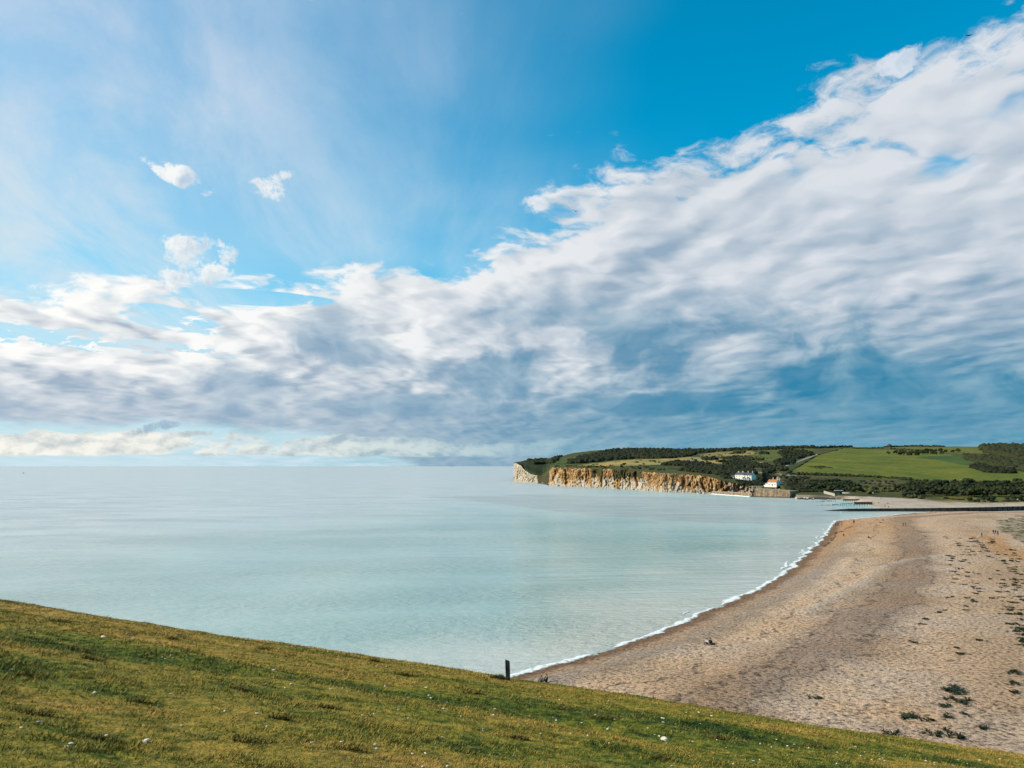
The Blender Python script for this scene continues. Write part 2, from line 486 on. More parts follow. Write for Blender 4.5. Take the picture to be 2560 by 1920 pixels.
KZERO = ray(1280, 1180)[1] * 0 + 1.0 / (CP - (960 - 1180) / FPX * SP) / FPX   # x/y per pixel column near the horizon
def pchip(xk, yk, xq):
    """monotone cubic through knots, vectorised for one column"""
    h = np.diff(xk); dl = np.diff(yk) / h
    m = np.zeros(len(xk)); m[0] = dl[0]; m[-1] = dl[-1]
    for i in range(1, len(xk) - 1):
        m[i] = 0 if dl[i - 1] * dl[i] <= 0 else 2 / (1 / dl[i - 1] + 1 / dl[i])
    i = np.clip(np.searchsorted(xk, xq) - 1, 0, len(xk) - 2)
    t = (xq - xk[i]) / h[i]
    return ((2 * t**3 - 3 * t**2 + 1) * yk[i] + (t**3 - 2 * t**2 + t) * h[i] * m[i] + (-2 * t**3 + 3 * t**2) * yk[i + 1] + (t**3 - t**2) * h[i] * m[i + 1])
def land_column(px):
    dk = np.array([_interp(LC, KN_D[:, j], px) for j in range(KN_D.shape[1])])
    zk = np.array([_interp(LC, KN_Z[:, j], px) for j in range(KN_D.shape[1])])
    return dk, zk
def land_profile(px, n_top=170):
    """y-distances and heights from cliff top to beyond the skyline"""
    dk, zk = land_column(px)
    d = dk[1] + (dk[-1] - dk[1]) * np.linspace(0, 1, n_top) ** 1.6
    z = pchip(dk[1:], zk[1:], d)
    return dk, zk, d, z
_cache = {}
def land_hit(px, py):
    """photo pixel -> point on the far land (above the cliff top)"""
    key = round(px / 4)
    if key not in _cache:
        _cache[key] = land_profile(key * 4.0, 400)
    dk, zk, d, z = _cache[key]
    k = (px - 1280.0) * KZERO
    sl = (z - CAM_H) / d
    _, t = ray(px, py)
    j = np.nonzero(sl >= float(t))[0]
    j = j[0] if len(j) else len(d) - 1
    return float(k) * d[j], float(d[j]), float(z[j])
# ------------------------------------------------------------------ sea
def in_poly(px, py, poly):
    px = np.asarray(px, float); py = np.asarray(py, float)
    c = np.zeros(px.shape, bool); n = len(poly); j = n - 1
    for i in range(n):
        xi, yi = poly[i]; xj, yj = poly[j]
        if yi != yj:
            c ^= ((yi > py) != (yj > py)) & (px < (xj - xi) * (py - yi) / (yj - yi) + xi)
        j = i
    return c
def to_px(x, y, z):
    """world -> photograph pixel"""
    u_ = (z - CAM_H)
    f = y * CP + u_ * SP; up = -y * SP + u_ * CP
    return 1280 + FPX * x / f, 960 - FPX * up / f

def build_sea():
    ys = [38.0]
    while ys[-1] < 3500: ys.append(ys[-1] * 1.008)
    while ys[-1] < 400000: ys.append(ys[-1] * 1.06)
    ys = np.array(ys)
    ks = np.concatenate([np.linspace(-6, -0.85, 24)[:-1], np.linspace(-0.85, 0.85, 420), np.linspace(0.85, 6, 24)[1:]])
    Y, K = np.meshgrid(ys, ks, indexing='ij')
    Xw = K * Y
    V = np.stack([Xw, Y, np.zeros_like(Y)], -1).reshape(-1, 3)
    sd_ = np.full(len(V), -400.0)
    m = (V[:, 1] < 700) & (np.abs(V[:, 0]) < 500)
    sd_[m] = shore_dist(V[m, 0], V[m, 1])
    PX, PY = to_px(V[:, 0], V[:, 1], V[:, 2])
    jx = 9 * fbm(V[:, 0] / 60, V[:, 1] / 60, 3)
    plume = in_poly(PX + jx, PY + jx * 0.25, [(1080, 1243), (1300, 1236), (2050, 1250), (2100, 1270), (2100, 1307), (1960, 1311), (1800, 1308), (1640, 1300), (1480, 1289), (1330, 1271), (1180, 1252)]).astype(float)
    near = np.clip(1 + sd_ / 60, 0, 1)
    near = near + 0.35 * fbm(V[:, 0] / 35, V[:, 1] / 35, 3) * sstep(-130, -40, sd_)
    m_, nt, b = new_mat('sea_water', 0.12, 0.5)
    b.inputs['IOR'].default_value = 1.33
    P = wpos(nt); x, y, z = sepx(nt, P)
    nr = attr(nt, 'near'); pl = attr(nt, 'plume')
    big = noise(nt, vec(nt, x * 1.0, y * 0.45), 0.012, 5, 0.55)
    mid = noise(nt, vec(nt, x * 0.5 + y * 0.2, y), 0.045, 4, 0.55)
    r_st = noise(nt, vec(nt, x * 0.18, y, 2.0), 0.09, 5, 0.6)
    turq = mixc(nt, big.sm(0.3, 0.7), (0.28, 0.43, 0.39), (0.45, 0.55, 0.48))
    sheen = mixc(nt, mid.sm(0.35, 0.65), (0.42, 0.46, 0.44), (0.52, 0.55, 0.52))  # pale sky reflection on the open water, put into its colour
    far = (x * 0.5 - y * 0.22).sm(-30, -230)
    c = mixc(nt, far.max(y.sm(500, 1500)), turq, sheen)
    milk = (nr + (mid - 0.5) * 0.5).sm(0.25, 0.95)
    c = mixc(nt, milk * 0.85, c, (0.58, 0.58, 0.50))
    c = mixc(nt, pl * (mid.sm(0.2, 0.8) * 0.3 + 0.55), c, mixc(nt, r_st.sm(0.4, 0.62), (0.34, 0.36, 0.33), (0.45, 0.46, 0.41)))
    c = mixc(nt, (pl - 0.5).abs().sm(0.42, 0.1) * mid.sm(0.35, 0.7) * 0.6, c, (0.70, 0.72, 0.68))
    setc(nt, b, c)
    # ripples: short chop near, long low swell lines further out
    ca, sa = math.cos(0.16), math.sin(0.16)
    u = x * ca + y * sa; v = y * ca - x * sa
    r1 = noise(nt, vec(nt, u * 0.5, v), 0.75, 5, 0.62)
    r2 = noise(nt, vec(nt, u * 0.22, v), 0.22, 3, 0.55)
    r3 = noise(nt, vec(nt, u * 0.12, v), 0.05, 3, 0.5)
    patch = noise(nt, vec(nt, u * 0.3, v), 0.02, 3, 0.5).sm(0.35, 0.7)
    h = r1 * 0.66 * (patch * 1.5 + 0.25) + r2 * 0.85 + r3 * 0.7
    fadeo = y.sm(1800, 150, 0.22, 1.0)
    bump(nt, b, h, fadeo, 1.0)
    rg = y.sm(60, 900, 0.10, 0.30)
    nt.links.new(rg.v, b.inputs['Roughness'])
    me = grid_mesh('sea', V, len(ys), len(ks), m_, {'near': near, 'plume': plume}, flip=True)
    add('sea', me, kind='structure')
build_sea()

# ------------------------------------------------------------------ shingle beach
RIDGE = np.array([[float(q) for q in on_plane(a, b, 3.6)] for a, b in ((2010, 1520), (2080, 1486), (2150, 1450), (2215, 1412), (2290, 1396), (2380, 1386), (2475, 1378))])
def ridge_at(x, y):
    d = seg_dist(np.asarray(x, float), np.asarray(y, float), [tuple(q) for q in RIDGE])
    return np.exp(-(d / 2.6) ** 2)
def seg_dist(px, py, line):
    best = np.full(px.shape, 1e9)
    for (x0, y0), (x1, y1) in zip(line[:-1], line[1:]):
        dx, dy = x1 - x0, y1 - y0
        t = np.clip(((px - x0) * dx + (py - y0) * dy) / (dx * dx + dy * dy), 0, 1)
        best = np.minimum(best, np.hypot(px - x0 - t * dx, (py - y0 - t * dy)))
    return best
def beach_z(x, y, d):
    n = fbm(x / 30, y / 30, 3)
    z = beach_base(d)
    # berms running along the shore
    dd = d + 6 * fbm(x / 40, y / 40, 2)
    on = sstep(1, 8, d)
    z = z + on * (0.35 * np.exp(-((dd - 14) / 4.0) ** 2) + 0.30 * np.exp(-((dd - 30) / 5.0) ** 2) + 0.28 * np.exp(-((dd - 50) / 6.0) ** 2))
    z = z * (1 - 0.55 * sstep(400, 490, y))
    z = z + on * 0.55 * ridge_at(x, y)
    z = z + on * 0.35 * n + on * 0.16 * fbm(x / 7, y / 7, 3) + on * 0.06 * fbm(x / 1.8, y / 1.8, 2)
    return z
def build_beach():
    ys = [48.0]
    while ys[-1] < 560: ys.append(ys[-1] * 1.0045)
    ys = np.array(ys)
    ks = np.linspace(-0.25, 1.1, 520)
    Y, K = np.meshgrid(ys, ks, indexing='ij')
    xw = (K * Y).ravel(); yw = Y.ravel()
    d = shore_dist(xw, yw)
    z = beach_z(xw, yw, d)
    PX, PY = to_px(xw, yw, z)
    # behind the bank the shingle gives way to rough ground (right edge), a worn path runs through it
    jj = 40 * fbm(xw / 9, yw / 22, 4)
    veg = in_poly(PX + jj, PY + jj * 0.35, [(2490, 1300), (2560, 1290), (2760, 1286), (2800, 1400), (2600, 1372), (2545, 1352), (2500, 1325)]).astype(float)
    orange = in_poly(PX + jj * 2, PY + jj * 0.4, [(2440, 1340), (2500, 1338), (2560, 1380), (2600, 1420), (2470, 1375)]).astype(float)
    tip = np.exp(-((PX - 2150) / 150) ** 2) * np.exp(-((PY - 1318) / 24) ** 2) * (0.7 + 0.9 * fbm(xw / 14, yw / 14, 3)) + 0.7 * np.exp(-((d - 6) / 5.0) ** 2) * sstep(180, 330, yw)
    m_, nt, b = new_mat('shingle', 0.95, 0.2)
    P = wpos(nt); x, y, zz = sepx(nt, P)
    sd_ = attr(nt, 'sd'); vg = attr(nt, 'veg'); og = attr(nt, 'orange')
    n1 = noise(nt, P, 0.035, 5, 0.6)
    n2 = noise(nt, vec(nt, x, y, 3.0), 0.4, 5, 0.65)
    rdg = attr(nt, 'ridge')
    peb = noise(nt, P, 1.9, 5, 0.66)
    fine = noise(nt, P, 9.0, 3, 0.7)
    c = ramp(nt, n1, [(0.30, (0.46, 0.315, 0.205)), (0.46, (0.64, 0.43, 0.265)), (0.58, (0.62, 0.455, 0.325)), (0.72, (0.72, 0.465, 0.265))])
    # strand lines: darker and greyer bands following the shore
    zone = ramp(nt, (sd_ + (n1 - 0.5) * 16 + (n2 - 0.5) * 5) / 75.0, [(0.0, (0.80, 0.70, 0.62)), (0.08, (0.72, 0.74, 0.78)), (0.15, (0.64, 0.68, 0.74)), (0.21, (1.08, 1.06, 1.04)), (0.30, (0.98, 0.94, 0.90)), (0.38, (0.64, 0.61, 0.60)), (0.46, (0.62, 0.59, 0.59)), (0.55, (1.02, 1.02, 1.04)), (0.70, (0.92, 0.88, 0.84)), (1.0, (1.0, 1.0, 1.0))])
    c = mulc(nt, c, zone)
    c = mixc(nt, rdg.sm(0.35, 1.0) * 0.4, c, (0.66, 0.54, 0.42))
    c = mixc(nt, og.clamp() * 0.8, c, (0.58, 0.30, 0.12))
    wr = noise(nt, vec(nt, x, y, 6.0), 0.11, 4, 0.6)
    for dd, ww, st in ((19.0, 0.55, 0.75), (27.5, 0.9, 0.6), (36.0, 0.7, 0.75), (58.0, 0.8, 0.5)):
        ln = (sd_ + (n1 - 0.5) * 22 + (wr - 0.5) * 7 - dd).abs().sm(ww, ww * 0.3) * n2.sm(0.42, 0.58)
        c = mixc(nt, ln * st, c, (0.10, 0.075, 0.055))
    wet = (sd_ + (n2 - 0.5) * 5).sm(5.5, 2.0)
    c = mixc(nt, wet * 0.85, c, (0.19, 0.105, 0.055))
    c = mixc(nt, vg * n2.sm(0.36, 0.56) * 0.8, c, (0.19, 0.17, 0.10))
    c = mulc(nt, c, ramp(nt, peb, [(0.37, (0.22, 0.19, 0.17)), (0.46, (0.82, 0.82, 0.82)), (0.60, (1.3, 1.27, 1.24))]))  # shade of the trampled hollows painted into the pebble colour
    c = mulc(nt, c, ramp(nt, fine, [(0.3, (0.75, 0.75, 0.75)), (0.7, (1.2, 1.2, 1.2))]))
    setc(nt, b, c)
    bump(nt, b, peb * 1.0 + fine * 0.12 + n2 * 0.7, 1.0, 0.7)
    me = grid_mesh('beach', np.stack([xw, yw, z], -1), len(ys), len(ks), m_, {'sd': d, 'ridge': ridge_at(xw, yw), 'veg': veg, 'orange': np.clip(orange + tip, 0, 1)}, flip=True)
    add('shingle_beach', me, kind='structure')
build_beach()
def beach_point(px, py):
    z = 3.0
    for _ in range(6):
        x, y = on_plane(px, py, z)
        z = float(beach_z(np.array([x]), np.array([y]), shore_dist([x], [y]))[0])
        z = max(z, 0.0)
    return float(x), float(y), z

# surf: a ragged ribbon of white water on the swash and broken crests just outside it
def build_foam():
    m_, nt, b = new_mat('foam', 0.7, 0.3)
    P = wpos(nt)
    n = noise(nt, P, 1.1, 6, 0.7)
    e = attr(nt, 'e')
    setc(nt, b, (0.85, 0.87, 0.86))
    a = (n * 2.2 + e * 0.75 - 0.95).sm(0.40, 0.85)
    nt.links.new((a * 0.92).v, b.inputs['Alpha'])
    bump(nt, b, n, 0.6, 0.2)
    def strip(name, c0, w0, seed, gaps, z0, lab):
        s = np.arange(len(SH)) * 1.5
        keep = (SH[:, 1] < 540)
        L = SH[keep]; Nn = SHN[keep]; s = s[keep]
        w = w0 * (0.75 + 1.9 * fbm(s / 10, s * 0 + seed, 4))
        if gaps: w = np.maximum(0, w0 * 2.2 * fbm(s / 22, s * 0 + seed, 3))
        w = np.maximum(w, 0.02)
        t = np.linspace(-1, 1, 7)
        off = (c0 + 0.6 * fbm(s / 9, s * 0 + seed + 3, 2))[:, None] + w[:, None] * t[None, :]
        Vx = L[:, None, :] + Nn[:, None, :] * off[..., None]
        z = z0 + 0.16 * np.cos(t * np.pi / 2)[None, :] + 0 * off
        bz = np.where(off > 0, 3.6 * (1 - np.exp(-np.maximum(off, 0) / 17.0)), 0)
        z = z + np.maximum(0, bz)
        Vv = np.concatenate([Vx, z[..., None]], -1).reshape(-1, 3)
        E = (np.broadcast_to(np.cos(t * np.pi / 2)[None, :], off.shape) - 1.6 * (w[:, None] < (0.25 if gaps else 0.0))).ravel()
        me = grid_mesh(name, Vv, len(L), 7, m_, {'e': E})
        add('surf_foam', me, kind='stuff', label=lab, category='foam')
    strip('foam', -0.45, 1.25, 3.1, False, 0.03, 'white surf washing along the edge of the shingle beach')
    strip('foam2', -2.6, 0.55, 9.7, True, 0.02, 'broken white wave crests just off the beach')
build_foam()

# ------------------------------------------------------------------ far land: fields and cliffs
FIELDS = [  # (polygon in photo pixels, albedo)
    ([(1284, 1140), (1378, 1140), (1380, 1166), (1345, 1196), (1284, 1196)], (0.040, 0.052, 0.014)),
    ([(1385, 1158), (1440, 1140), (1470, 1141), (1432, 1152), (1415, 1165), (1378, 1168)], (0.076, 0.104, 0.018)),
    ([(1440, 1164), (1530, 1153), (1620, 1147), (1720, 1142), (1800, 1146), (1860, 1152), (1920, 1156), (1850, 1161), (1760, 1156), (1640, 1162), (1560, 1165)], (0.370, 0.282, 0.072)),
    ([(1745, 1137), (1800, 1130), (1880, 1127), (1900, 1134), (1850, 1142), (1770, 1142)], (0.314, 0.240, 0.061)),
    ([(1880, 1140), (1900, 1128), (1960, 1123), (2040, 1122), (1990, 1142), (1940, 1152), (1890, 1150)], (0.116, 0.134, 0.020)),
    ([(1965, 1186), (2046, 1137), (2110, 1121), (2200, 1123), (2340, 1131), (2380, 1135), (2430, 1165), (2560, 1180), (2760, 1190), (2760, 1207), (2440, 1208), (2290, 1202), (2170, 1195), (2090, 1190)], (0.139, 0.156, 0.014)),
    ([(2280, 1143), (2420, 1137), (2446, 1160), (2430, 1166), (2350, 1151)], (0.063, 0.109, 0.018)),
    ([(2210, 1120), (2320, 1113), (2460, 1113), (2475, 1137), (2410, 1136), (2300, 1127)], (0.143, 0.146, 0.020)),
    ([(2140, 1199), (2200, 1198), (2300, 1206), (2240, 1222), (2165, 1230)], (0.090, 0.088, 0.020)),
    ([(2180, 1202), (2230, 1203), (2230, 1208), (2180, 1208)], (0.179, 0.118, 0.045)),
    ([(2330, 1243), (2560, 1232), (2800, 1230), (2800, 1258), (2560, 1262), (2480, 1264), (2380, 1252)], (0.152, 0.138, 0.020)),
    ([(2280, 1250), (2400, 1250), (2500, 1258), (2500, 1268), (2400, 1266), (2340, 1262)], (0.179, 0.134, 0.045)),
    ([(1380, 1164), (1450, 1164), (1560, 1166), (1640, 1163), (1640, 1180), (1380, 1175)], (0.090, 0.092, 0.018)),
]
PATHS = [([(1918, 1180), (1932, 1176), (1950, 1170), (1990, 1156), (2016, 1146), (2046, 1136)], 1.3), ([(1895, 1181), (1925, 1183), (1965, 1187), (2010, 1192)], 0.9), ([(1648, 1162), (1720, 1150), (1800, 1147)], 0.8)]
def build_land():
    pxs = np.concatenate([np.arange(1284, 2600, 2.4), np.arange(2600, 3300, 10)])
    NT = 150
    rows = []
    for p in pxs:
        dk, zk, d, z = land_profile(p, NT)
        back_d = dk[-1] + np.array([60, 200, 500, 900.0]); back_z = zk[-1] + np.array([0.2, -4, -25, -70.0])
        rows.append(np.stack([np.full(NT + 4, (p - 1280) * KZERO), np.concatenate([d, back_d]), np.concatenate([z, back_z])], 1))
    A = np.array(rows)
    V = A.reshape(-1, 3).copy(); V[:, 0] = V[:, 0] * V[:, 1]
    t = np.tile(np.concatenate([np.linspace(0, 1, NT), np.ones(4)]), len(pxs))
    V[:, 2] += (1.6 * fbm(V[:, 0] / 90, V[:, 1] / 90, 3) + 0.35 * fbm(V[:, 0] / 14, V[:, 1] / 14, 2)) * sstep(0.0, 0.12, t)
    PX = np.repeat(pxs, NT + 4)
    PY = 960 - FPX * ((-V[:, 1] * SP + (V[:, 2] - CAM_H) * CP) / (V[:, 1] * CP + (V[:, 2] - CAM_H) * SP))
    colr = np.tile(np.array([0.080, 0.082, 0.018]), (len(V), 1))
    jx = 5 * fbm(V[:, 0] / 25, V[:, 1] / 40, 3)
    for poly, c in FIELDS:
        colr[in_poly(PX + jx, PY + jx * 0.25, poly)] = c
    for line, wd in PATHS:
        colr[seg_dist(PX, PY, line) < wd] = (0.38, 0.33, 0.22)
    m_, nt, b = new_mat('pasture', 0.95, 0.15)
    P = wpos(nt)
    ca = nt.nodes.new('ShaderNodeAttribute'); ca.attribute_name = 'field'
    c = X(nt, ca.outputs['Color'])
    x, y, z = sepx(nt, P)
    n1 = noise(nt, vec(nt, x, y * 0.5), 0.02, 5, 0.6); n2 = noise(nt, P, 0.16, 5, 0.65)
    c = mulc(nt, c, ramp(nt, n1, [(0.34, (0.52, 0.64, 0.8)), (0.5, (0.80, 0.82, 1)), (0.66, (1.18, 0.93, 1.1))]))
    c = mulc(nt, c, ramp(nt, n2, [(0.34, (0.72, 0.78, 0.8)), (0.62, (1.12, 1.1, 1.1))]))
    setc(nt, b, c)
    bump(nt, b, n2, 0.5, 1.5)
    me = grid_mesh('hillside', V, len(pxs), NT + 4, m_, {'field': colr})
    add('hillside', me, kind='structure')

    # ---- cliff faces (columns up to the sea wall)
    def cliff(name, c0, c1, step, white):
        pc = np.arange(c0, c1, step); NV = 44
        rows = []; av = []; avv = []
        for p in pc:
            dk, zk = land_column(p)
            v = np.linspace(0, 1, NV)
            d = dk[0] + (dk[1] - dk[0]) * v ** 1.3
            z = zk[0] + (zk[1] - zk[0]) * v
            rows.append(np.stack([np.full(NV, (p - 1280) * KZERO), d, z], 1)); av.append(v)
        A = np.array(rows); U = np.repeat(pc[:, None], NV, 1); Vv = np.array(av)
        H = A[:, :, 2]
        # buttresses and gullies: ridged noise along the face, deeper towards the foot
        w = U + 2.2 * fbm(H / 9, U / 14, 2)
        rid = np.abs(fbm(w / 21 + 0.4 * fbm(U / 60, Vv, 2), Vv * 0.7 + 3, 4)) * 2.0
        rid2 = np.abs(fbm(w / 6.5, Vv * 4.5 + 9, 4))
        amp = (12 if not white else 7)
        off = amp * (rid - 0.5) * (0.55 + 0.45 * np.sin(Vv * math.pi)) + amp * 0.55 * rid2 + 4.0 * fbm(U / 3.0, H / 3.2, 4)
        talus = np.clip(1 - Vv / 0.22, 0, 1) ** 1.5 * (6 + 10 * np.abs(fbm(U / 9, U * 0, 2)))
        top = sstep(1.0, 0.86, Vv)
        off = (off * top - talus)
        A[:, :, 1] += off
        A[:, :, 2] += 1.0 * fbm(U / 5, Vv * 0 + 2, 2) * (Vv > 0.97) + 0.4 * fbm(U / 2.2, Vv * 8, 2) * top
        V = A.reshape(-1, 3).copy(); V[:, 0] *= V[:, 1]
        u = U.ravel(); v = Vv.ravel()
        veg = np.zeros(len(u))
        jn = fbm(u / 6, v * 3, 3)
        if not white:
            for (a0, a1, lo, s_) in ((1385, 1425, 0.86, 0.5), (1478, 1508, 0.55, 1.0), (1532, 1578, 0.50, 1.3), (1578, 1602, 0.52, 1.0), (1655, 1700, 0.80, 0.6), (1800, 1890, 0.85, 0.9), (1345, 1372, 0.0, 1.2)):  # last span is bare scree in the dip, its shade painted dark
                veg = np.maximum(veg, sstep(-4, 3, u - a0) * sstep(-4, 3, a1 - u) * sstep(lo - 0.08, lo + 0.08, v + 0.35 * jn) * s_)
            veg = np.maximum(veg, sstep(0.93, 1.0, v + 0.1 * jn) * 0.9)
            veg = np.maximum(veg, 0.7 * sstep(0.32, 0.45, jn - 0.15 * (v < 0.3)))
        warm = sstep(-0.05, 0.62, v + 0.75 * fbm(u / 16, v * 1.4, 3)) if not white else 0.12 * np.ones(len(u))
        warm = warm * (1 if white else np.clip(1.25 - sstep(1760, 1830, u) * 0.75 - 0.35 * sstep(1560, 1600, u) * sstep(1640, 1600, u), 0, 1))
        add(name, grid_mesh(name, V, len(pc), NV, CLIFF, {'v': v, 'veg': np.clip(veg, 0, 1), 'warm': warm}), kind='structure')
    m_, nt, b = new_mat('chalk_face', 0.95, 0.15); CLIFF = m_
    P = wpos(nt); x, y, z = sepx(nt, P)
    al = x * 0.3 - y
    vst = noise(nt, vec(nt, al * 1.0, z * 0.75, 0.0), 0.13, 7, 0.66, dist=0.8)
    st2 = noise(nt, vec(nt, al * 1.0, z * 0.45, 4.0), 0.4, 6, 0.64, dist=0.6)
    spot = noise(nt, vec(nt, al * 0.6, z, 7.0), 0.35, 6, 0.65)
    wm = attr(nt, 'warm'); vg = attr(nt, 'veg'); vv = attr(nt, 'v')
    white_c = mixc(nt, spot.sm(0.3, 0.7), (0.29, 0.24, 0.175), (0.53, 0.45, 0.35))
    warm_c = ramp(nt, vst, [(0.3, (0.09, 0.045, 0.018)), (0.42, (0.205, 0.108, 0.040)), (0.52, (0.33, 0.195, 0.080)), (0.62, (0.47, 0.32, 0.155)), (0.75, (0.56, 0.44, 0.28))])
    f = (wm * 1.25 + (vst - 0.5) * 1.6 + (st2 - 0.5) * 0.8 - 0.1)
    c = mixc(nt, f.sm(0.25, 0.75), white_c, warm_c)
    c = mulc(nt, c, ramp(nt, st2, [(0.36, (0.42, 0.37, 0.33)), (0.48, (0.95, 0.95, 0.95)), (0.62, (1.12, 1.12, 1.12))]))
    c = mixc(nt, (vg + (spot - 0.5) * 1.2).sm(0.42, 0.70), c, (0.055, 0.048, 0.018))
    foot = vv.sm(0.08, 0.0)
    c = mixc(nt, foot * 0.6, c, (0.34, 0.33, 0.29))
    setc(nt, b, c)
    bump(nt, b, spot * 0.7 + st2 * 0.5, 0.8, 1.2)
    cliff('chalk_headland_cliff', 1284, 1344, 0.8, True)
    cliff('orange_chalk_cliff', 1343, 1990, 0.9, False)

    # ---- low shore on the far side of the river: shingle spit behind the timber wall
    pc = np.arange(1974, 3300, 3.0); NV = 60
    rows = []; av = []
    for p in pc:
        dk, zk = land_column(p)
        v = np.linspace(-0.03, 1.06, NV)
        d = dk[0] + (dk[1] - dk[0]) * v
        zt = zk[1]
        z = zk[0] + (zt - zk[0]) * np.clip(v, 0, 1.1) ** 0.7 - 0.12 * np.clip(v - 1, 0, 1) * 20
        z = np.where(v < 0, zk[0] - 1.5, z)
        rows.append(np.stack([np.full(NV, (p - 1280) * KZERO), d, z], 1)); av.append(v)
    A = np.array(rows); U = np.repeat(pc[:, None], NV, 1); V = A.reshape(-1, 3).copy(); V[:, 0] *= V[:, 1]
    v = np.array(av).ravel()
    V[:, 2] += 0.25 * fbm(V[:, 0] / 12, V[:, 1] / 12, 3)
    grassy = sstep(0.62, 0.95, v + 0.25 * fbm(V[:, 0] / 14, V[:, 1] / 14, 3)) * sstep(2280, 2330, U.ravel())
    dark = sstep(2135, 2100, U.ravel())
    m2, nt, b = new_mat('far_shingle', 0.95, 0.2)
    P = wpos(nt); n1 = noise(nt, P, 0.05, 6, 0.6); n2 = noise(nt, P, 0.8, 4, 0.65)
    c = ramp(nt, n1, [(0.3, (0.33, 0.26, 0.20)), (0.5, (0.47, 0.37, 0.28)), (0.7, (0.52, 0.41, 0.31))])
    c = mixc(nt, attr(nt, 'dark') * 0.9, c, mixc(nt, n1.sm(0.4, 0.6), (0.05, 0.045, 0.03), (0.22, 0.18, 0.12)))
    c = mixc(nt, attr(nt, 'grassy'), c, mixc(nt, n1.sm(0.35, 0.65), (0.13, 0.12, 0.02), (0.24, 0.19, 0.06)))
    c = mulc(nt, c, ramp(nt, n2, [(0.35, (0.7, 0.7, 0.7)), (0.65, (1.15, 1.15, 1.15))]))
    setc(nt, b, c); bump(nt, b, n2, 0.6, 0.6)
    add('far_shingle_spit', grid_mesh('far_shingle', V, len(pc), NV, m2, {'grassy': grassy, 'dark': dark}), kind='structure')
build_land()

def hill_hit(px, py):
    k, t = ray(px, py); k = float(k); t = float(t)
    y = 4.0
    while y < 120:
        if hill_z(np.array([k * y]), np.array([y]))[0] >= CAM_H + t * y: break
        y += 0.1
    return k * y, y, float(hill_z(np.array([k * y]), np.array([y]))[0])

# ------------------------------------------------------------------ the grass hill in front
def build_hill():
    xs = np.concatenate([np.arange(-120, -45, 1.2), np.arange(-45, 45, 0.16), np.arange(45, 100, 1.2)])
    ys = np.concatenate([np.arange(-14, 5, 0.8), np.arange(5, 46, 0.13), np.arange(46, 135, 1.0)])
    Yg, Xg = np.meshgrid(ys, xs, indexing='ij')
    x, y = Xg.ravel(), Yg.ravel()
    z = hill_z(x, y)
    z = np.maximum(z, -3.0)
    m_, nt, b = new_mat('turf', 0.95, 0.1)
    setc(nt, b, turf_colour(nt, None))
    P = wpos(nt)
    bump(nt, b, noise(nt, P, 7.0, 5, 0.65) * 0.6 + noise(nt, P, 1.6, 4, 0.6), 0.9, 0.12)
    add('grass_hill', grid_mesh('grass_hill', np.stack([x, y, z], -1), len(ys), len(xs), m_, flip=True), kind='structure')

def turf_colour(nt, blade):
    """straw, olive and green patches by place; a blade varies a little around it"""
    P = wpos(nt); x, y, z = sepx(nt, P)
    n1 = noise(nt, vec(nt, x * 0.5 + y * 0.1, y), 0.22, 4, 0.6)
    n2 = noise(nt, vec(nt, x * 0.6, y), 0.9, 4, 0.6)
    n3 = noise(nt, P, 5.0, 4, 0.65)
    near = y.sm(26, 9)
    f = n1 * 0.72 + n2 * 0.34 - near * 0.05 - x.sm(-12, 14, -0.03, 0.05)
    q0, q1 = hill_hit(150, 1622), hill_hit(1330, 1775)
    ln = math.hypot(q1[0] - q0[0], q1[1] - q0[1]); ux, uy = (q1[0] - q0[0]) / ln, (q1[1] - q0[1]) / ln
    off = ((x - q0[0]) * (-uy) + (y - q0[1]) * ux) + (n1 - 0.5) * 5.0 + ((x * 0.35).sin()) * 0.4
    f = f - off.abs().sm(1.5, 0.2) * n2.sm(0.3, 0.6) * 0.15
    if blade is not None: f = f + (blade - 0.5) * 0.26
    else: f = f + (n3 - 0.5) * 0.3
    c = ramp(nt, f, [(0.31, (0.024, 0.046, 0.007)), (0.40, (0.105, 0.125, 0.013)), (0.47, (0.225, 0.180, 0.024)), (0.59, (0.345, 0.212, 0.040)), (0.74, (0.52, 0.32, 0.11))])
    c = mulc(nt, c, ramp(nt, n3, [(0.32, (0.48, 0.54, 0.5)), (0.5, (1, 1, 1)), (0.68, (1.3, 1.25, 1.2))]))
    return c
build_hill()
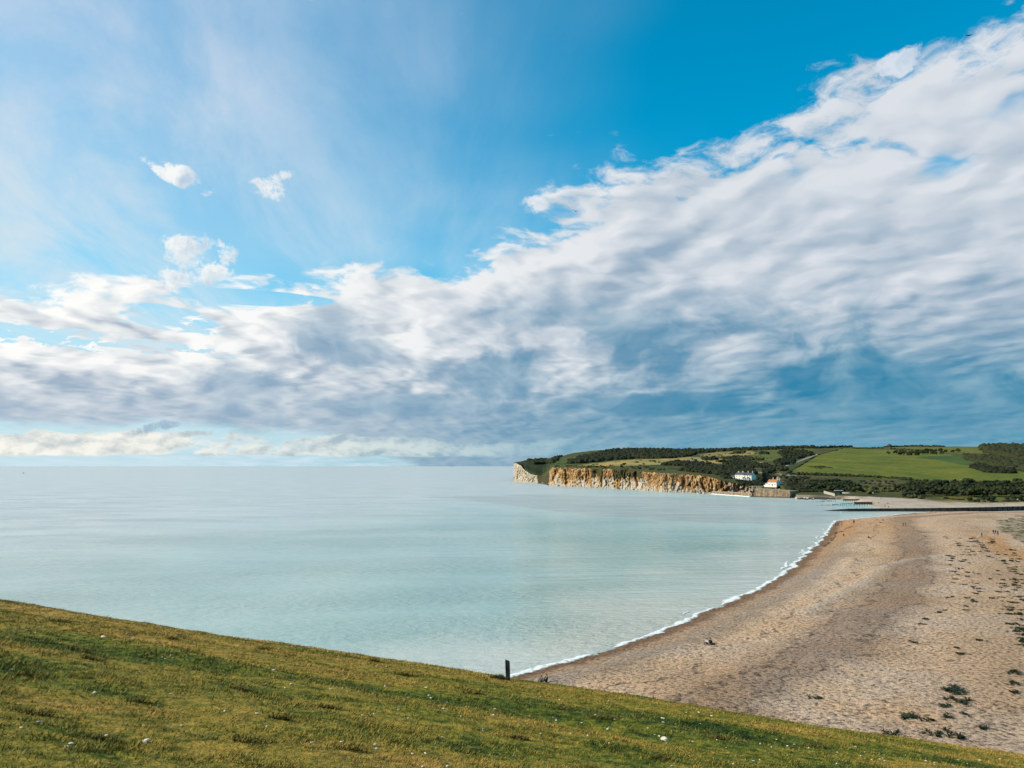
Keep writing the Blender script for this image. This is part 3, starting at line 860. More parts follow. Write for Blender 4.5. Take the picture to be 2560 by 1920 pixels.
def build_grass():
    r = np.random.default_rng(5)
    n = 620000
    # more blades per area close by; a thin belt beyond the brow keeps the outline ragged
    y = 4.2 + (46 - 4.2) * r.random(n) ** 1.3
    k = r.uniform(-0.74, 0.74, n)
    x = k * y
    clump = fbm(x / 0.5, y / 0.5, 2) + 0.6 * fbm(x / 2.5, y / 1.6, 2)
    keep = r.random(n) < np.clip(0.55 + 0.8 * clump, 0.12, 1)
    x, y, clump = x[keep], y[keep], clump[keep]; n = len(x)
    z = hill_z(x, y) - 0.012
    h = (0.020 + 0.022 * r.random(n) + 0.036 * np.clip(clump, 0, 1)) * (0.8 + y / 60)
    tall = r.random(n) < 0.008
    h[tall] *= 2.0
    wdt = 0.0035 + 0.00055 * y
    ang = r.uniform(0, 2 * np.pi, n)
    lean = r.normal(0, 0.55, (n, 2)) + np.array([0.45, 0.05])       # combed by the sea wind
    b0 = np.stack([x - np.cos(ang) * wdt, y - np.sin(ang) * wdt, z], 1)
    b1 = np.stack([x + np.cos(ang) * wdt, y + np.sin(ang) * wdt, z], 1)
    tp = np.stack([x + lean[:, 0] * h, y + lean[:, 1] * h, z + h], 1)
    V = np.stack([b0, b1, tp], 1).reshape(-1, 3)
    me = bpy.data.meshes.new('grass')
    me.vertices.add(len(V)); me.vertices.foreach_set('co', V.astype(np.float32).ravel())
    me.loops.add(3 * n); me.loops.foreach_set('vertex_index', np.arange(3 * n, dtype=np.int32))
    me.polygons.add(n); me.polygons.foreach_set('loop_start', np.arange(0, 3 * n, 3, dtype=np.int32)); me.polygons.foreach_set('loop_total', np.full(n, 3, np.int32))
    me.update(calc_edges=True)
    a = me.attributes.new('r', 'FLOAT', 'POINT'); a.data.foreach_set('value', np.repeat(r.random(n), 3).astype(np.float32))
    m_, nt, b = new_mat('grass_blade', 0.7, 0.2)
    setc(nt, b, turf_colour(nt, attr(nt, 'r')))
    me.materials.append(m_)
    add('grass', me, kind='stuff', label='short olive and straw coloured grass on the near slope', category='grass')
build_grass()
# ------------------------------------------------------------------ vegetation on the far side
def ico(sub=2):
    bm = bmesh.new(); bmesh.ops.create_icosphere(bm, subdivisions=sub, radius=1.0)
    v = np.array([q.co[:] for q in bm.verts]); bm.verts.index_update()
    f = np.array([[w.index for w in p.verts] for p in bm.faces]); bm.free()
    return v, f
ICO1, ICO2, ICO3 = ico(1), ico(2), ico(3)
def leaf_mat(name, lo, hi, scale=0.5):
    m, nt, b = new_mat(name, 0.85, 0.15)
    P = wpos(nt)
    n = noise(nt, P, scale, 5, 0.65)
    oi = nt.nodes.new('ShaderNodeObjectInfo')
    f = n + (X(nt, oi.outputs['Random']) - 0.5) * 0.25
    setc(nt, b, ramp(nt, f, [(0.32, lo), (0.68, hi)]))
    bump(nt, b, noise(nt, P, scale * 5, 3, 0.6), 0.8, 0.4)
    return m
M_SCRUB = leaf_mat('gorse_leaf', (0.005, 0.009, 0.005), (0.042, 0.046, 0.016), 0.35)
M_OAK = leaf_mat('dark_tree_leaf', (0.005, 0.010, 0.005), (0.045, 0.056, 0.018), 0.45)
M_WILLOW = leaf_mat('willow_leaf', (0.02, 0.026, 0.018), (0.065, 0.075, 0.045), 0.5)
M_OLIVE = leaf_mat('olive_bush_leaf', (0.04, 0.04, 0.012), (0.13, 0.115, 0.035), 0.5)
M_BARK = flat('bark', (0.06, 0.045, 0.03), 0.95)

def clump_mesh(rows, r):
    """rows: (x, y, z, radius, height) of low bushes -> one mesh of rough domes"""
    v0, f0 = ICO2
    Vs, Fs = [], []; n = 0
    for (x, y, z, rad, hh) in rows:
        v = v0 * (1 + r.normal(0, 0.16, (len(v0), 1)))
        a = r.uniform(0, 6.28); ca, sa = math.cos(a), math.sin(a)
        vx = (v[:, 0] * ca - v[:, 1] * sa) * rad * r.uniform(0.8, 1.3); vy = (v[:, 0] * sa + v[:, 1] * ca) * rad
        Vs.append(np.stack([x + vx, y + vy, z + hh * 0.25 + v[:, 2] * hh * 0.75], 1)); Fs.append(f0 + n); n += len(v0)
    return np.vstack(Vs), np.vstack(Fs)
def fast_mesh(name, V, F, mats, smooth=False):
    me = bpy.data.meshes.new(name); k = F.shape[1]
    me.vertices.add(len(V)); me.vertices.foreach_set('co', V.astype(np.float32).ravel())
    me.loops.add(F.size); me.loops.foreach_set('vertex_index', F.astype(np.int32).ravel())
    me.polygons.add(len(F)); me.polygons.foreach_set('loop_start', np.arange(0, F.size, k, dtype=np.int32)); me.polygons.foreach_set('loop_total', np.full(len(F), k, np.int32))
    me.update(calc_edges=True)
    if smooth: me.polygons.foreach_set('use_smooth', np.ones(len(F), bool))
    for m in (mats if isinstance(mats, (list, tuple)) else [mats]): me.materials.append(m)
    return me
def poly_points(poly, sx, sy, r, jit=0.5):
    P = np.array(poly, float)
    xs = np.arange(P[:, 0].min(), P[:, 0].max() + sx, sx); ys = np.arange(P[:, 1].min(), P[:, 1].max() + sy, sy)
    X_, Y_ = np.meshgrid(xs, ys); X_ = X_ + r.uniform(-jit, jit, X_.shape) * sx; Y_ = Y_ + r.uniform(-jit, jit, Y_.shape) * sy
    m = in_poly(X_, Y_, poly)
    return list(zip(X_[m], Y_[m]))

SCRUB = [  # (polygon, radius m, height m, label)
    ([(1321, 1151), (1350, 1150), (1376, 1150), (1383, 1144), (1406, 1140), (1385, 1158), (1330, 1161)], 4.5, 5, 'dark scrub along the skyline of the white headland'),
    ([(1421, 1160), (1452, 1144), (1495, 1134), (1531, 1126), (1580, 1123.5), (1658, 1124), (1745, 1125), (1803, 1124), (1875, 1121), (1965, 1118), (2040, 1117), (2040, 1121), (1965, 1123), (1911, 1125), (1821, 1128), (1745, 1134), (1727, 1142), (1694, 1147), (1640, 1148), (1594, 1146), (1531, 1151), (1477, 1156)], 5.0, 6, 'long dark wood covering the ridge above the orange cliffs'),
    ([(1835, 1130), (1863, 1130), (1863, 1134), (1835, 1134)], 4, 5, 'small dark thicket in the upper straw field'),
    ([(1902, 1133), (1922, 1133), (1920, 1137), (1905, 1137)], 4, 5, 'small round thicket on the green slope under the ridge'),
    ([(1803, 1146), (1840, 1141), (1880, 1146), (1915, 1150), (1900, 1153), (1820, 1149)], 3.5, 4, 'dark scrub between the two straw coloured fields'),
    ([(1757, 1146), (1790, 1143), (1792, 1150), (1760, 1151)], 3.5, 4, 'dark scrub at the left end of the upper straw field'),
    ([(1795, 1153), (1840, 1151), (1842, 1156), (1797, 1157)], 3.2, 3.5, 'low dark scrub at the foot of the straw field'),
    ([(1655, 1163), (1690, 1154), (1740, 1156), (1785, 1163), (1720, 1166)], 3.2, 4, 'rounded dark gorse bank above the middle of the cliff'),
    ([(1808, 1161), (1860, 1154), (1930, 1165), (1937, 1170), (1880, 1170)], 3.2, 4, 'dark gorse bank left of the field path'),
    ([(1694, 1177), (1720, 1169), (1800, 1166), (1880, 1172), (1890, 1185), (1850, 1191), (1800, 1188), (1740, 1181)], 3.0, 4, 'broad dark scrub on the slope behind the white cottages'),
    ([(1803, 1189), (1850, 1191), (1852, 1198), (1806, 1196)], 2.4, 2.6, 'dark bushes beside the left end of the white terrace'),
    ([(1938, 1156), (1950, 1149), (1990, 1151), (1985, 1160), (1950, 1163)], 3.4, 4.5, 'lower dark thicket along the field path'),
    ([(1945, 1132), (1970, 1126), (2025, 1129), (2036, 1138), (1992, 1149), (1960, 1143)], 4, 5.5, 'upper dark thicket along the field path'),
    ([(1912, 1177), (1930, 1171), (1938, 1183), (1915, 1184)], 3, 4, 'dark clump of bushes above the white terrace gable'),
    ([(1935, 1170), (1950, 1164), (1970, 1172), (1965, 1177), (1940, 1176)], 3, 4, 'round dark thicket where the field path bends'),
    ([(1895, 1191), (1915, 1187), (1935, 1193), (1932, 1205), (1900, 1205)], 2.4, 2.8, 'dark garden shrubs between the two cottages'),
    ([(1840, 1200), (1880, 1203), (1925, 1206), (1920, 1217), (1880, 1215), (1850, 1210)], 2.0, 1.6, 'dark ivy and scrub on the bank below the white terrace'),
    ([(1960, 1206), (1990, 1206), (2050, 1212), (2050, 1223), (1990, 1228), (1968, 1224)], 2.6, 3.5, 'dark scrub to the right of the red roofed cottage'),
    ([(1985, 1228), (2030, 1226), (2062, 1226), (2060, 1234), (2000, 1238)], 2.2, 2.2, 'dark brambles on the low bank between the sea wall and the boathouse'),
    ([(1975, 1195), (2015, 1196), (2015, 1200), (1978, 1200)], 3, 3, 'flat dark thicket in the green above the red roofed cottage'),
    ([(2017, 1167), (2060, 1165), (2086, 1171), (2040, 1172)], 2.2, 1.2, 'low brown scrub patch lying in the big green field'),
    ([(2413, 1145), (2450, 1142), (2500, 1147), (2560, 1164), (2640, 1172), (2640, 1184), (2560, 1179), (2500, 1171), (2440, 1155)], 5, 6.5, 'dark spinney at the right end of the big green field'),
    ([(2424, 1169), (2450, 1164), (2480, 1172), (2530, 1178), (2530, 1184), (2470, 1182)], 4, 5, 'dark tongue of trees below the right hand spinney'),
    ([(2457, 1118), (2500, 1116), (2560, 1116), (2700, 1116), (2700, 1160), (2560, 1153), (2485, 1137), (2457, 1126)], 7, 10, 'dark wood on the skyline at the right edge'),
]
def build_scrub():
    r = np.random.default_rng(21)
    for poly, rad, hh, lab in SCRUB:
        pts = poly_points(poly, 4.4, 1.5, r)
        rows = []
        for (a, b) in pts:
            x, y, z = land_hit(a, min(b, 1230))
            s = r.uniform(0.6, 1.2)
            rows.append((x, y, z - 0.3, rad * s, hh * s))
        if not rows: continue
        V, F = clump_mesh(rows, r)
        add('scrub', fast_mesh('scrub', V, F, M_SCRUB), kind='stuff', label=lab, category='scrub')
    rows = []
    for poly, n in (([(1450, 1163), (1620, 1148), (1800, 1146), (1900, 1156), (1780, 1160), (1600, 1166)], 60), ([(1745, 1137), (1890, 1128), (1940, 1150), (1800, 1142)], 50), ([(1385, 1165), (1480, 1164), (1640, 1168), (1780, 1180), (1640, 1176), (1480, 1170)], 60), ([(1390, 1158), (1440, 1140), (1470, 1142), (1420, 1164)], 25), ([(1900, 1184), (1985, 1188), (2050, 1196), (2040, 1208), (1960, 1200)], 25), ([(2340, 1246), (2560, 1240), (2560, 1258), (2420, 1256)], 40), ([(2150, 1200), (2280, 1206), (2220, 1222), (2160, 1224)], 30)):
        P = np.array(poly); k = 0
        while k < n:
            a, b = r.uniform(P[:, 0].min(), P[:, 0].max()), r.uniform(P[:, 1].min(), P[:, 1].max())
            if not in_poly(np.array([a]), np.array([b]), poly)[0]: continue
            k += 1
            x, y, z = land_hit(a, b); s = r.uniform(0.5, 1.3)
            for q in range(r.integers(1, 4)): rows.append((x + r.normal(0, 2.5), y + r.normal(0, 3), z - 0.2, 1.7 * s, 1.5 * s))
    V, F = clump_mesh(rows, r)
    add('gorse', fast_mesh('gorse', V, F, M_SCRUB), kind='stuff', label='scattered dark gorse dotted over the far fields', category='scrub')
    # hedges: each one is a thing
    HEDGES = [([(1990, 1187), (2050, 1188), (2091, 1190), (2177, 1195), (2283, 1202)], 2.6, 3.2, 'long dark hedge along the foot of the big green field'),
              ([(2020, 1122), (2070, 1120), (2110, 1118), (2134, 1118)], 4, 6, 'tall dark hedge with trees on the skyline left of the gap'),
              ([(2137, 1121), (2177, 1121), (2212, 1120)], 3, 3.2, 'low hedge on the skyline left of the barn'),
              ([(2214, 1117), (2290, 1116), (2366, 1117)], 3.2, 4.5, 'dark hedge on the skyline right of the barn'),
              ([(2230, 1122), (2290, 1126), (2330, 1128)], 2.5, 3, 'thin hedge under the skyline field'),
              ([(1962, 1188), (2046, 1138), (2110, 1122)], 1.8, 1.8, 'dark hedge climbing diagonally beside the field path'),
              ([(1975, 1184), (2040, 1187)], 2, 1.6, 'short hedge above the red roofed cottage'),
              ([(2410, 1136), (2470, 1137)], 2.5, 2.5, 'short hedge between the oaks and the right hand wood')]
    for line, rad, hh, lab in HEDGES:
        rows = []
        L = resample(np.array(line, float), 2.6)
        for a, b in L:
            x, y, z = land_hit(a, b + r.uniform(-0.4, 0.4)); s = r.uniform(0.6, 1.25)
            rows.append((x, y, z - 0.2, rad * s, hh * s))
        V, F = clump_mesh(rows, r)
        add('hedge', fast_mesh('hedge', V, F, M_SCRUB), label=lab, category='hedge', group='hedges on the far hillside')
build_scrub()

def tree_proto(name, h, spread, mat, seed, lobes=9):
    """tapered trunk with limbs, crown of rough lobes and loose leaf faces; unit is metres"""
    r = np.random.default_rng(seed)
    bm = bmesh.new()
    def tube(p0, p1, r0, r1, n=6):
        p0, p1 = Vector(p0), Vector(p1); q = (p1 - p0).to_track_quat('Z', 'Y').to_matrix()
        a = [bm.verts.new(p0 + q @ Vector((r0 * math.cos(t), r0 * math.sin(t), 0))) for t in np.linspace(0, 2 * math.pi, n, endpoint=False)]
        c = [bm.verts.new(p1 + q @ Vector((r1 * math.cos(t), r1 * math.sin(t), 0))) for t in np.linspace(0, 2 * math.pi, n, endpoint=False)]
        for i in range(n): bm.faces.new((a[i], a[(i + 1) % n], c[(i + 1) % n], c[i]))
    top = (r.uniform(-0.3, 0.3), r.uniform(-0.3, 0.3), h * 0.5)
    tube((0, 0, -0.5), top, 0.045 * h, 0.025 * h)
    centres = []
    for i in range(lobes):
        a = i * 2.4 + r.uniform(-0.4, 0.4); rr = spread * (0.25 + 0.5 * r.random()); zz = h * r.uniform(0.38, 0.86)
        rr *= 1.15 - 0.8 * max(0, zz / h - 0.6)
        p = (rr * math.cos(a), rr * math.sin(a), zz); centres.append(p)
        tube(top, p, 0.02 * h, 0.006 * h, 5)
    centres.append((0, 0, h * 0.86))
    tm = bpy.data.meshes.new(name + '_trunk'); bm.to_mesh(tm); bm.free(); tm.materials.append(M_BARK)
    Vs, Fs = [], []; n = 0
    for p in centres:
        v0, f0 = ICO2
        rad = spread * r.uniform(0.30, 0.46)
        v = v0 * (1 + r.normal(0, 0.14, (len(v0), 1))) * np.array([1.0, 1.0, 0.78]) * rad + np.array(p)
        Vs.append(v); Fs.append(f0 + n); n += len(v)
        # leaf clusters standing off the lobe
        k = 46
        dirs = r.normal(0, 1, (k, 3)); dirs /= np.linalg.norm(dirs, axis=1)[:, None]; dirs[:, 2] *= 0.8
        c = np.array(p) + dirs * rad * r.uniform(0.92, 1.22, (k, 1))
        t = r.normal(0, 1, (k, 3, 3)); t /= np.linalg.norm(t, axis=2)[:, :, None]
        lv = c[:, None, :] + t * (0.055 * h) * r.uniform(0.6, 1.2, (k, 1, 1))
        Vs.append(lv.reshape(-1, 3)); Fs.append(np.arange(3 * k).reshape(k, 3) + n); n += 3 * k
    cm = fast_mesh(name + '_crown', np.vstack(Vs), np.vstack(Fs), mat)
    return tm, cm
TREES = {'oak': [tree_proto('oak%d' % i, 8.0, 4.6, M_OAK, 40 + i) for i in range(3)],
         'thorn': [tree_proto('thorn%d' % i, 5.0, 4.0, M_OAK, 50 + i, 7) for i in range(3)],
         'willow': [tree_proto('willow%d' % i, 4.2, 3.6, M_WILLOW, 60 + i, 7) for i in range(2)],
         'olive': [tree_proto('olive%d' % i, 2.6, 3.4, M_OLIVE, 70 + i, 7) for i in range(2)]}
def plant_tree(kind, name, loc, s, rz, label, group, cat='tree', r=random):
    tm, cm = random.choice(TREES[kind])
    e = add(name, None, loc=loc, rotz=rz, scale=s, label=label, category=cat, group=group)
    add('trunk', tm, parent=e); add('crown', cm, parent=e)
    return e
def build_trees():
    r = np.random.default_rng(31)
    def fill(poly, sx, sy, kind, name, label, group, s0, s1, cat='tree'):
        for a, b in sorted(poly_points(poly, sx, sy, r, 0.42), key=lambda q: -q[1]):
            x, y, z = land_hit(a, b)
            plant_tree(kind, name, (x, y, z - 0.2), r.uniform(s0, s1), r.uniform(0, 6.28), label, group, cat)
    fill([(2240, 1232), (2262, 1221), (2300, 1216), (2400, 1213), (2480, 1214), (2640, 1215), (2640, 1240), (2400, 1244), (2340, 1243), (2270, 1239)], 12.5, 4.6, 'oak', 'dark_tree',
         'dark tree in the dense wood behind the right end of the beach', 'trees of the wood behind the beach', 0.65, 1.1)
    fill([(2004, 1221), (2030, 1211), (2070, 1206), (2110, 1205), (2138, 1216), (2155, 1226), (2150, 1233), (2090, 1231), (2004, 1225)], 11, 5.0, 'thorn', 'thorn_tree',
         'rounded dark thorn tree in the clump behind the boathouse', 'thorn trees behind the boathouse', 0.7, 1.15)
    fill([(2200, 1135), (2262, 1132), (2330, 1128), (2390, 1128), (2408, 1134), (2340, 1138), (2275, 1142), (2232, 1139)], 13, 4.5, 'oak', 'field_oak',
         'dark tree in the belt crossing the upper green field', 'trees of the belt across the upper field', 0.8, 1.25)
    fill([(2237, 1238), (2290, 1242), (2312, 1249), (2280, 1248)], 15, 5, 'olive', 'olive_bush',
         'low olive green bush at the top of the far shingle spit', 'bushes at the top of the far shingle spit', 0.8, 1.3, 'bush')
    for (a, b) in ((2253, 1236), (2272, 1235), (2396, 1233), (2422, 1234), (2444, 1233), (2492, 1232), (2520, 1232), (2545, 1234), (2312, 1222), (2350, 1212)):
        x, y, z = land_hit(a, b + 6)
        plant_tree('willow', 'willow_bush', (x, y - 6, z), r.uniform(0.8, 1.15), r.uniform(0, 6), 'pale grey green bush standing out against the dark wood', 'pale bushes in front of the dark wood', 'bush')
    for (a, b, s, lab) in ((2474, 1256, 1.1, 'round dark bush on the flat field beside the river'), (2556, 1258, 1.5, 'dark bush at the right edge beside the white sign'), (1936, 1186, 0.8, 'small dark bush above the gap between the cottages')):
        x, y, z = land_hit(a, b)
        plant_tree('thorn', 'bush', (x, y, z - 0.4), s * 0.8, 1.0, lab, 'single bushes', 'bush')
    # thorn scrub lining the foot of the meadow
    fill([(2150, 1230), (2180, 1226), (2236, 1226), (2240, 1234), (2160, 1236)], 13, 5, 'olive', 'low_bush', 'low dark bush along the back of the far shingle', 'low bushes behind the far shingle', 0.9, 1.4, 'bush')
build_trees()

# ------------------------------------------------------------------ buildings by the water
def box_mesh(name, size, mat, taper=0.0, bev=0.0):
    bm = bmesh.new(); bmesh.ops.create_cube(bm, size=1.0)
    for v in bm.verts:
        v.co.x *= size[0] * (1 - taper * (v.co.z + 0.5)); v.co.y *= size[1] * (1 - taper * (v.co.z + 0.5)); v.co.z = (v.co.z + 0.5) * size[2]
    if bev: bmesh.ops.bevel(bm, geom=list(bm.edges), offset=bev, segments=1, affect='EDGES')
    me = bpy.data.meshes.new(name); bm.to_mesh(me); bm.free(); me.materials.append(mat)
    return me
def gable_wall(L, W, E, R, mat):
    v = [(-L / 2, -W / 2, -1.5), (L / 2, -W / 2, -1.5), (L / 2, W / 2, -1.5), (-L / 2, W / 2, -1.5), (-L / 2, -W / 2, E), (L / 2, -W / 2, E), (L / 2, W / 2, E), (-L / 2, W / 2, E), (-L / 2, 0, R), (L / 2, 0, R)]
    f = [(0, 1, 5, 4), (2, 3, 7, 6), (1, 2, 6, 9, 5), (3, 0, 4, 8, 7), (3, 2, 1, 0)]
    return mesh_from('wall', v, f, mat)
def gable_roof(L, W, E, R, mat, o=0.35, t=0.18):
    s = (R - E) / (W / 2)
    y0 = W / 2 + o; z0 = E - o * s
    v, f = [], []
    for sx in (-L / 2 - 0.2, L / 2 + 0.2):
        v += [(sx, -y0, z0 + 0.02), (sx, 0, R + 0.02), (sx, y0, z0 + 0.02), (sx, y0, z0 + t), (sx, 0, R + t), (sx, -y0, z0 + t)]
    for i in range(6): f.append((i, (i + 1) % 6, 6 + (i + 1) % 6, 6 + i))
    f += [(5, 4, 3, 2, 1, 0), (6, 7, 8, 9, 10, 11)]
    return mesh_from('roof', v, f, mat)
def window(parent, x, y, z, w, h, facing):
    """facing 'y' = front wall (normal -Y), 'x' = gable (normal +X)"""
    fr = add('window', box_mesh('frame', (w, 0.12, h), M_FRAME), parent=parent, loc=(x, y, z), rotz=0 if facing == 'y' else math.pi / 2)
    g = add('pane', box_mesh('pane', (w * 0.84, 0.04, h * 0.86), M_GLASS), parent=fr, loc=(0, -0.07 if facing == 'y' else -0.07, h * 0.07))
    return fr
M_WHITE = flat('limewash', (0.78, 0.75, 0.66), 0.9, 0.08, 0.6)
M_FRAME = flat('window_frame', (0.55, 0.55, 0.52), 0.6, 0.1)
M_SLATE = flat('slate', (0.07, 0.075, 0.085), 0.7, 0.3, 1.5)
M_TILE = flat('red_tile', (0.42, 0.17, 0.07), 0.85, 0.3, 1.2)
M_BRICK = flat('chimney_brick', (0.50, 0.42, 0.36), 0.9, 0.25, 2)
M_POT = flat('chimney_pot', (0.42, 0.22, 0.13), 0.9)
mg, ntg, bg_ = new_mat('window_glass', 0.08, 0.6); setc(ntg, bg_, (0.02, 0.025, 0.03)); M_GLASS = mg
def chimney(parent, x, y, z, w, d, h, n=2):
    c = add('chimney', box_mesh('stack', (w, d, h), M_BRICK, 0.05), parent=parent, loc=(x, y, z))
    for i in range(n):
        add('chimney_pot', box_mesh('pot', (0.26, 0.26, 0.6), M_POT, 0.2), parent=c, loc=((i - (n - 1) / 2) * w * 0.5, 0, h))
def block(root, cx, cy, L, W, E, R, roofm, wins, storeys=2, gable=True):
    b = add('wall', gable_wall(L, W, E, R, M_WHITE), parent=root, loc=(cx, cy, 0))
    add('roof', gable_roof(L, W, E, R, roofm), parent=root, loc=(cx, cy, 0))
    for st in range(storeys):
        for i in range(wins):
            wx = cx - L / 2 + L * (i + 0.5) / wins
            window(root, wx, cy - W / 2 - 0.03, 0.9 + st * 2.6, 1.0, 1.25, 'y')
def build_cottages():
    rot = math.radians(-50)
    x, y, z = land_hit(1878, 1200)
    ax = Vector((math.cos(rot), math.sin(rot))); fn = Vector((math.sin(rot), -math.cos(rot)))
    # near corner of the front wall stands at that point
    L, W = 10.0, 8.4
    c = Vector((x, y)) - ax * (L / 2) - fn * (W / 2)
    root = add('cottage_terrace', None, loc=(c.x, c.y, z), rotz=rot, label='long white coastguard terrace with slate roofs and four chimneys on the bank', category='house')
    block(root, 0, 0, L, W, 5.3, 7.6, M_SLATE, 3)
    block(root, -10.6, 0.4, 11.0, W, 5.8, 8.2, M_SLATE, 3)
    block(root, -19.5, 0.2, 6.6, 6.0, 3.0, 4.8, M_SLATE, 2, 1)
    for (cx, w) in ((3.9, 0.7), (-1.6, 0.9), (-8.5, 1.5), (-13.8, 1.5)):
        chimney(root, cx, 0.3, 6.6, w, 0.7, 2.9 if cx > -5 else 2.8, 2)
    for (px_, w_) in ((-3.6, 2.0), (1.5, 2.0)):
        p = add('porch', gable_wall(2.2, 1.8, 2.2, 3.0, M_WHITE), parent=root, loc=(px_, -W / 2 - 0.9, 0)); add('porch_roof', gable_roof(2.2, 1.8, 2.2, 3.0, M_SLATE), parent=p)
        add('door', box_mesh('door', (0.95, 0.1, 2.0), flat('dark_door', (0.05, 0.08, 0.09))), parent=p, loc=(0, -0.93, 0))
    add('garden_wall', box_mesh('gw', (17, 0.4, 1.2), M_WHITE), parent=None, loc=(c.x - 1.5 - 5.2, c.y - 9.0, z - 2.0), rotz=rot * 0.4, label='low white garden wall below the long white terrace', category='wall')
    # ---- red-roofed cottage
    x, y, z = land_hit(1940, 1218)
    L, W = 10.2, 6.0
    c = Vector((x, y)) - ax * (L / 2) - fn * (W / 2)
    root = add('red_roof_cottage', None, loc=(c.x, c.y, z), rotz=rot, label='white cottage with red tiled roof and tall chimneys above the sea wall', category='house')
    block(root, 0, 0, L, W, 3.9, 6.3, M_TILE, 3, 1)
    block(root, -1.0, 7.4, 8.2, 6.2, 3.9, 6.1, M_TILE, 2, 1)
    block(root, 1.2, 14.0, 7.0, 6.4, 3.4, 4.6, M_SLATE, 2, 1)
    add('lean_to', gable_wall(5.6, 4.0, 2.3, 2.9, M_WHITE), parent=root, loc=(-7.9, 0.6, 0)); add('lean_to_roof', gable_roof(5.6, 4.0, 2.3, 2.9, flat('felt', (0.2, 0.2, 0.2))), parent=root, loc=(-7.9, 0.6, 0))
    add('door', box_mesh('door', (1.0, 0.1, 2.1), flat('dark_door', (0.05, 0.08, 0.09))), parent=root, loc=(0.2, -W / 2 - 0.04, 0))
    for (cx, cy, h) in ((-0.2, 0, 3.6), (4.4, 0, 3.6), (1.0, 7.4, 4.3), (2.8, 7.6, 3.2)):
        chimney(root, cx, cy, 5.0, 0.75, 0.75, h, 1)
    # terrace parapet with posts in front of the lean-to
    t = add('terrace_parapet', None, loc=(c.x - 15.5, c.y - 1.0, z - 1.6), rotz=math.radians(-12), label='pale stone parapet with posts left of the red roofed cottage', category='wall')
    add('coping', box_mesh('coping', (11, 0.6, 0.35), flat('pale_stone', (0.52, 0.45, 0.36)), 0, 0.03), parent=t, loc=(0, 0, 1.1))
    for i in range(6): add('pillar', box_mesh('pillar', (0.6, 0.6, 1.2), flat('pale_stone', (0.52, 0.45, 0.36))), parent=t, loc=(-5 + i * 2, 0, -0.1))
    add('gate_post', box_mesh('gate_post', (1.0, 1.0, 3.2), flat('pale_stone', (0.52, 0.45, 0.36)), 0.15), parent=t, loc=(-7.2, -1.5, -1.4))
    # ---- barn on the skyline
    x, y, z = land_hit(2227, 1114)
    b = add('barn', None, loc=(x, y, z - 0.5), rotz=0.5, label='dark barn with a steep pyramid roof on the skyline', category='barn')
    add('wall', box_mesh('wall', (13, 13, 3.5), flat('tarred_board', (0.03, 0.028, 0.025))), parent=b)
    add('roof', mesh_from('roof', [(-8, -8, 3.3), (8, -8, 3.3), (8, 8, 3.3), (-8, 8, 3.3), (0, 0, 11.0)], [(0, 1, 4), (1, 2, 4), (2, 3, 4), (3, 0, 4), (3, 2, 1, 0)], flat('dark_thatch', (0.045, 0.038, 0.03))), parent=b)
build_cottages()

def conc_mat(name, c1, c2):
    m, nt, b = new_mat(name, 0.95, 0.15)
    P = wpos(nt); x, y, z = sepx(nt, P)
    st = noise(nt, vec(nt, x, y, z * 0.12), 0.55, 6, 0.65); bl = noise(nt, vec(nt, x * 0.4, y * 0.4, z), 0.7, 5, 0.6)
    c = mixc(nt, st.sm(0.32, 0.68), c1, c2)
    course = ((z * 5.2).sin()).sm(0.90, 1.0)
    c = mixc(nt, course * 0.35, c, (0.08, 0.065, 0.05))
    c = mulc(nt, c, ramp(nt, bl, [(0.3, (0.6, 0.58, 0.55)), (0.6, (1.1, 1.1, 1.1))]))
    c = mixc(nt, z.sm(1.6, 0.4) * 0.6, c, (0.07, 0.065, 0.045))     # weed at the tide line
    setc(nt, b, c); bump(nt, b, st * 0.5 + bl, 0.6, 0.4)
    return m
M_CONC = conc_mat('old_concrete', (0.17, 0.115, 0.075), (0.36, 0.26, 0.17))
def prism(name, base, top, mat, parent=None, **kw):
    n = len(base); v = list(base) + list(top)
    f = [tuple(reversed(range(n))), tuple(range(n, 2 * n))] + [(i, (i + 1) % n, n + (i + 1) % n, n + i) for i in range(n)]
    return add(name, mesh_from(name, v, f, mat), parent=parent, **kw)
def at(px, py, y):
    k, t = ray(px, py); return (float(k) * y, y, CAM_H + float(t) * y)
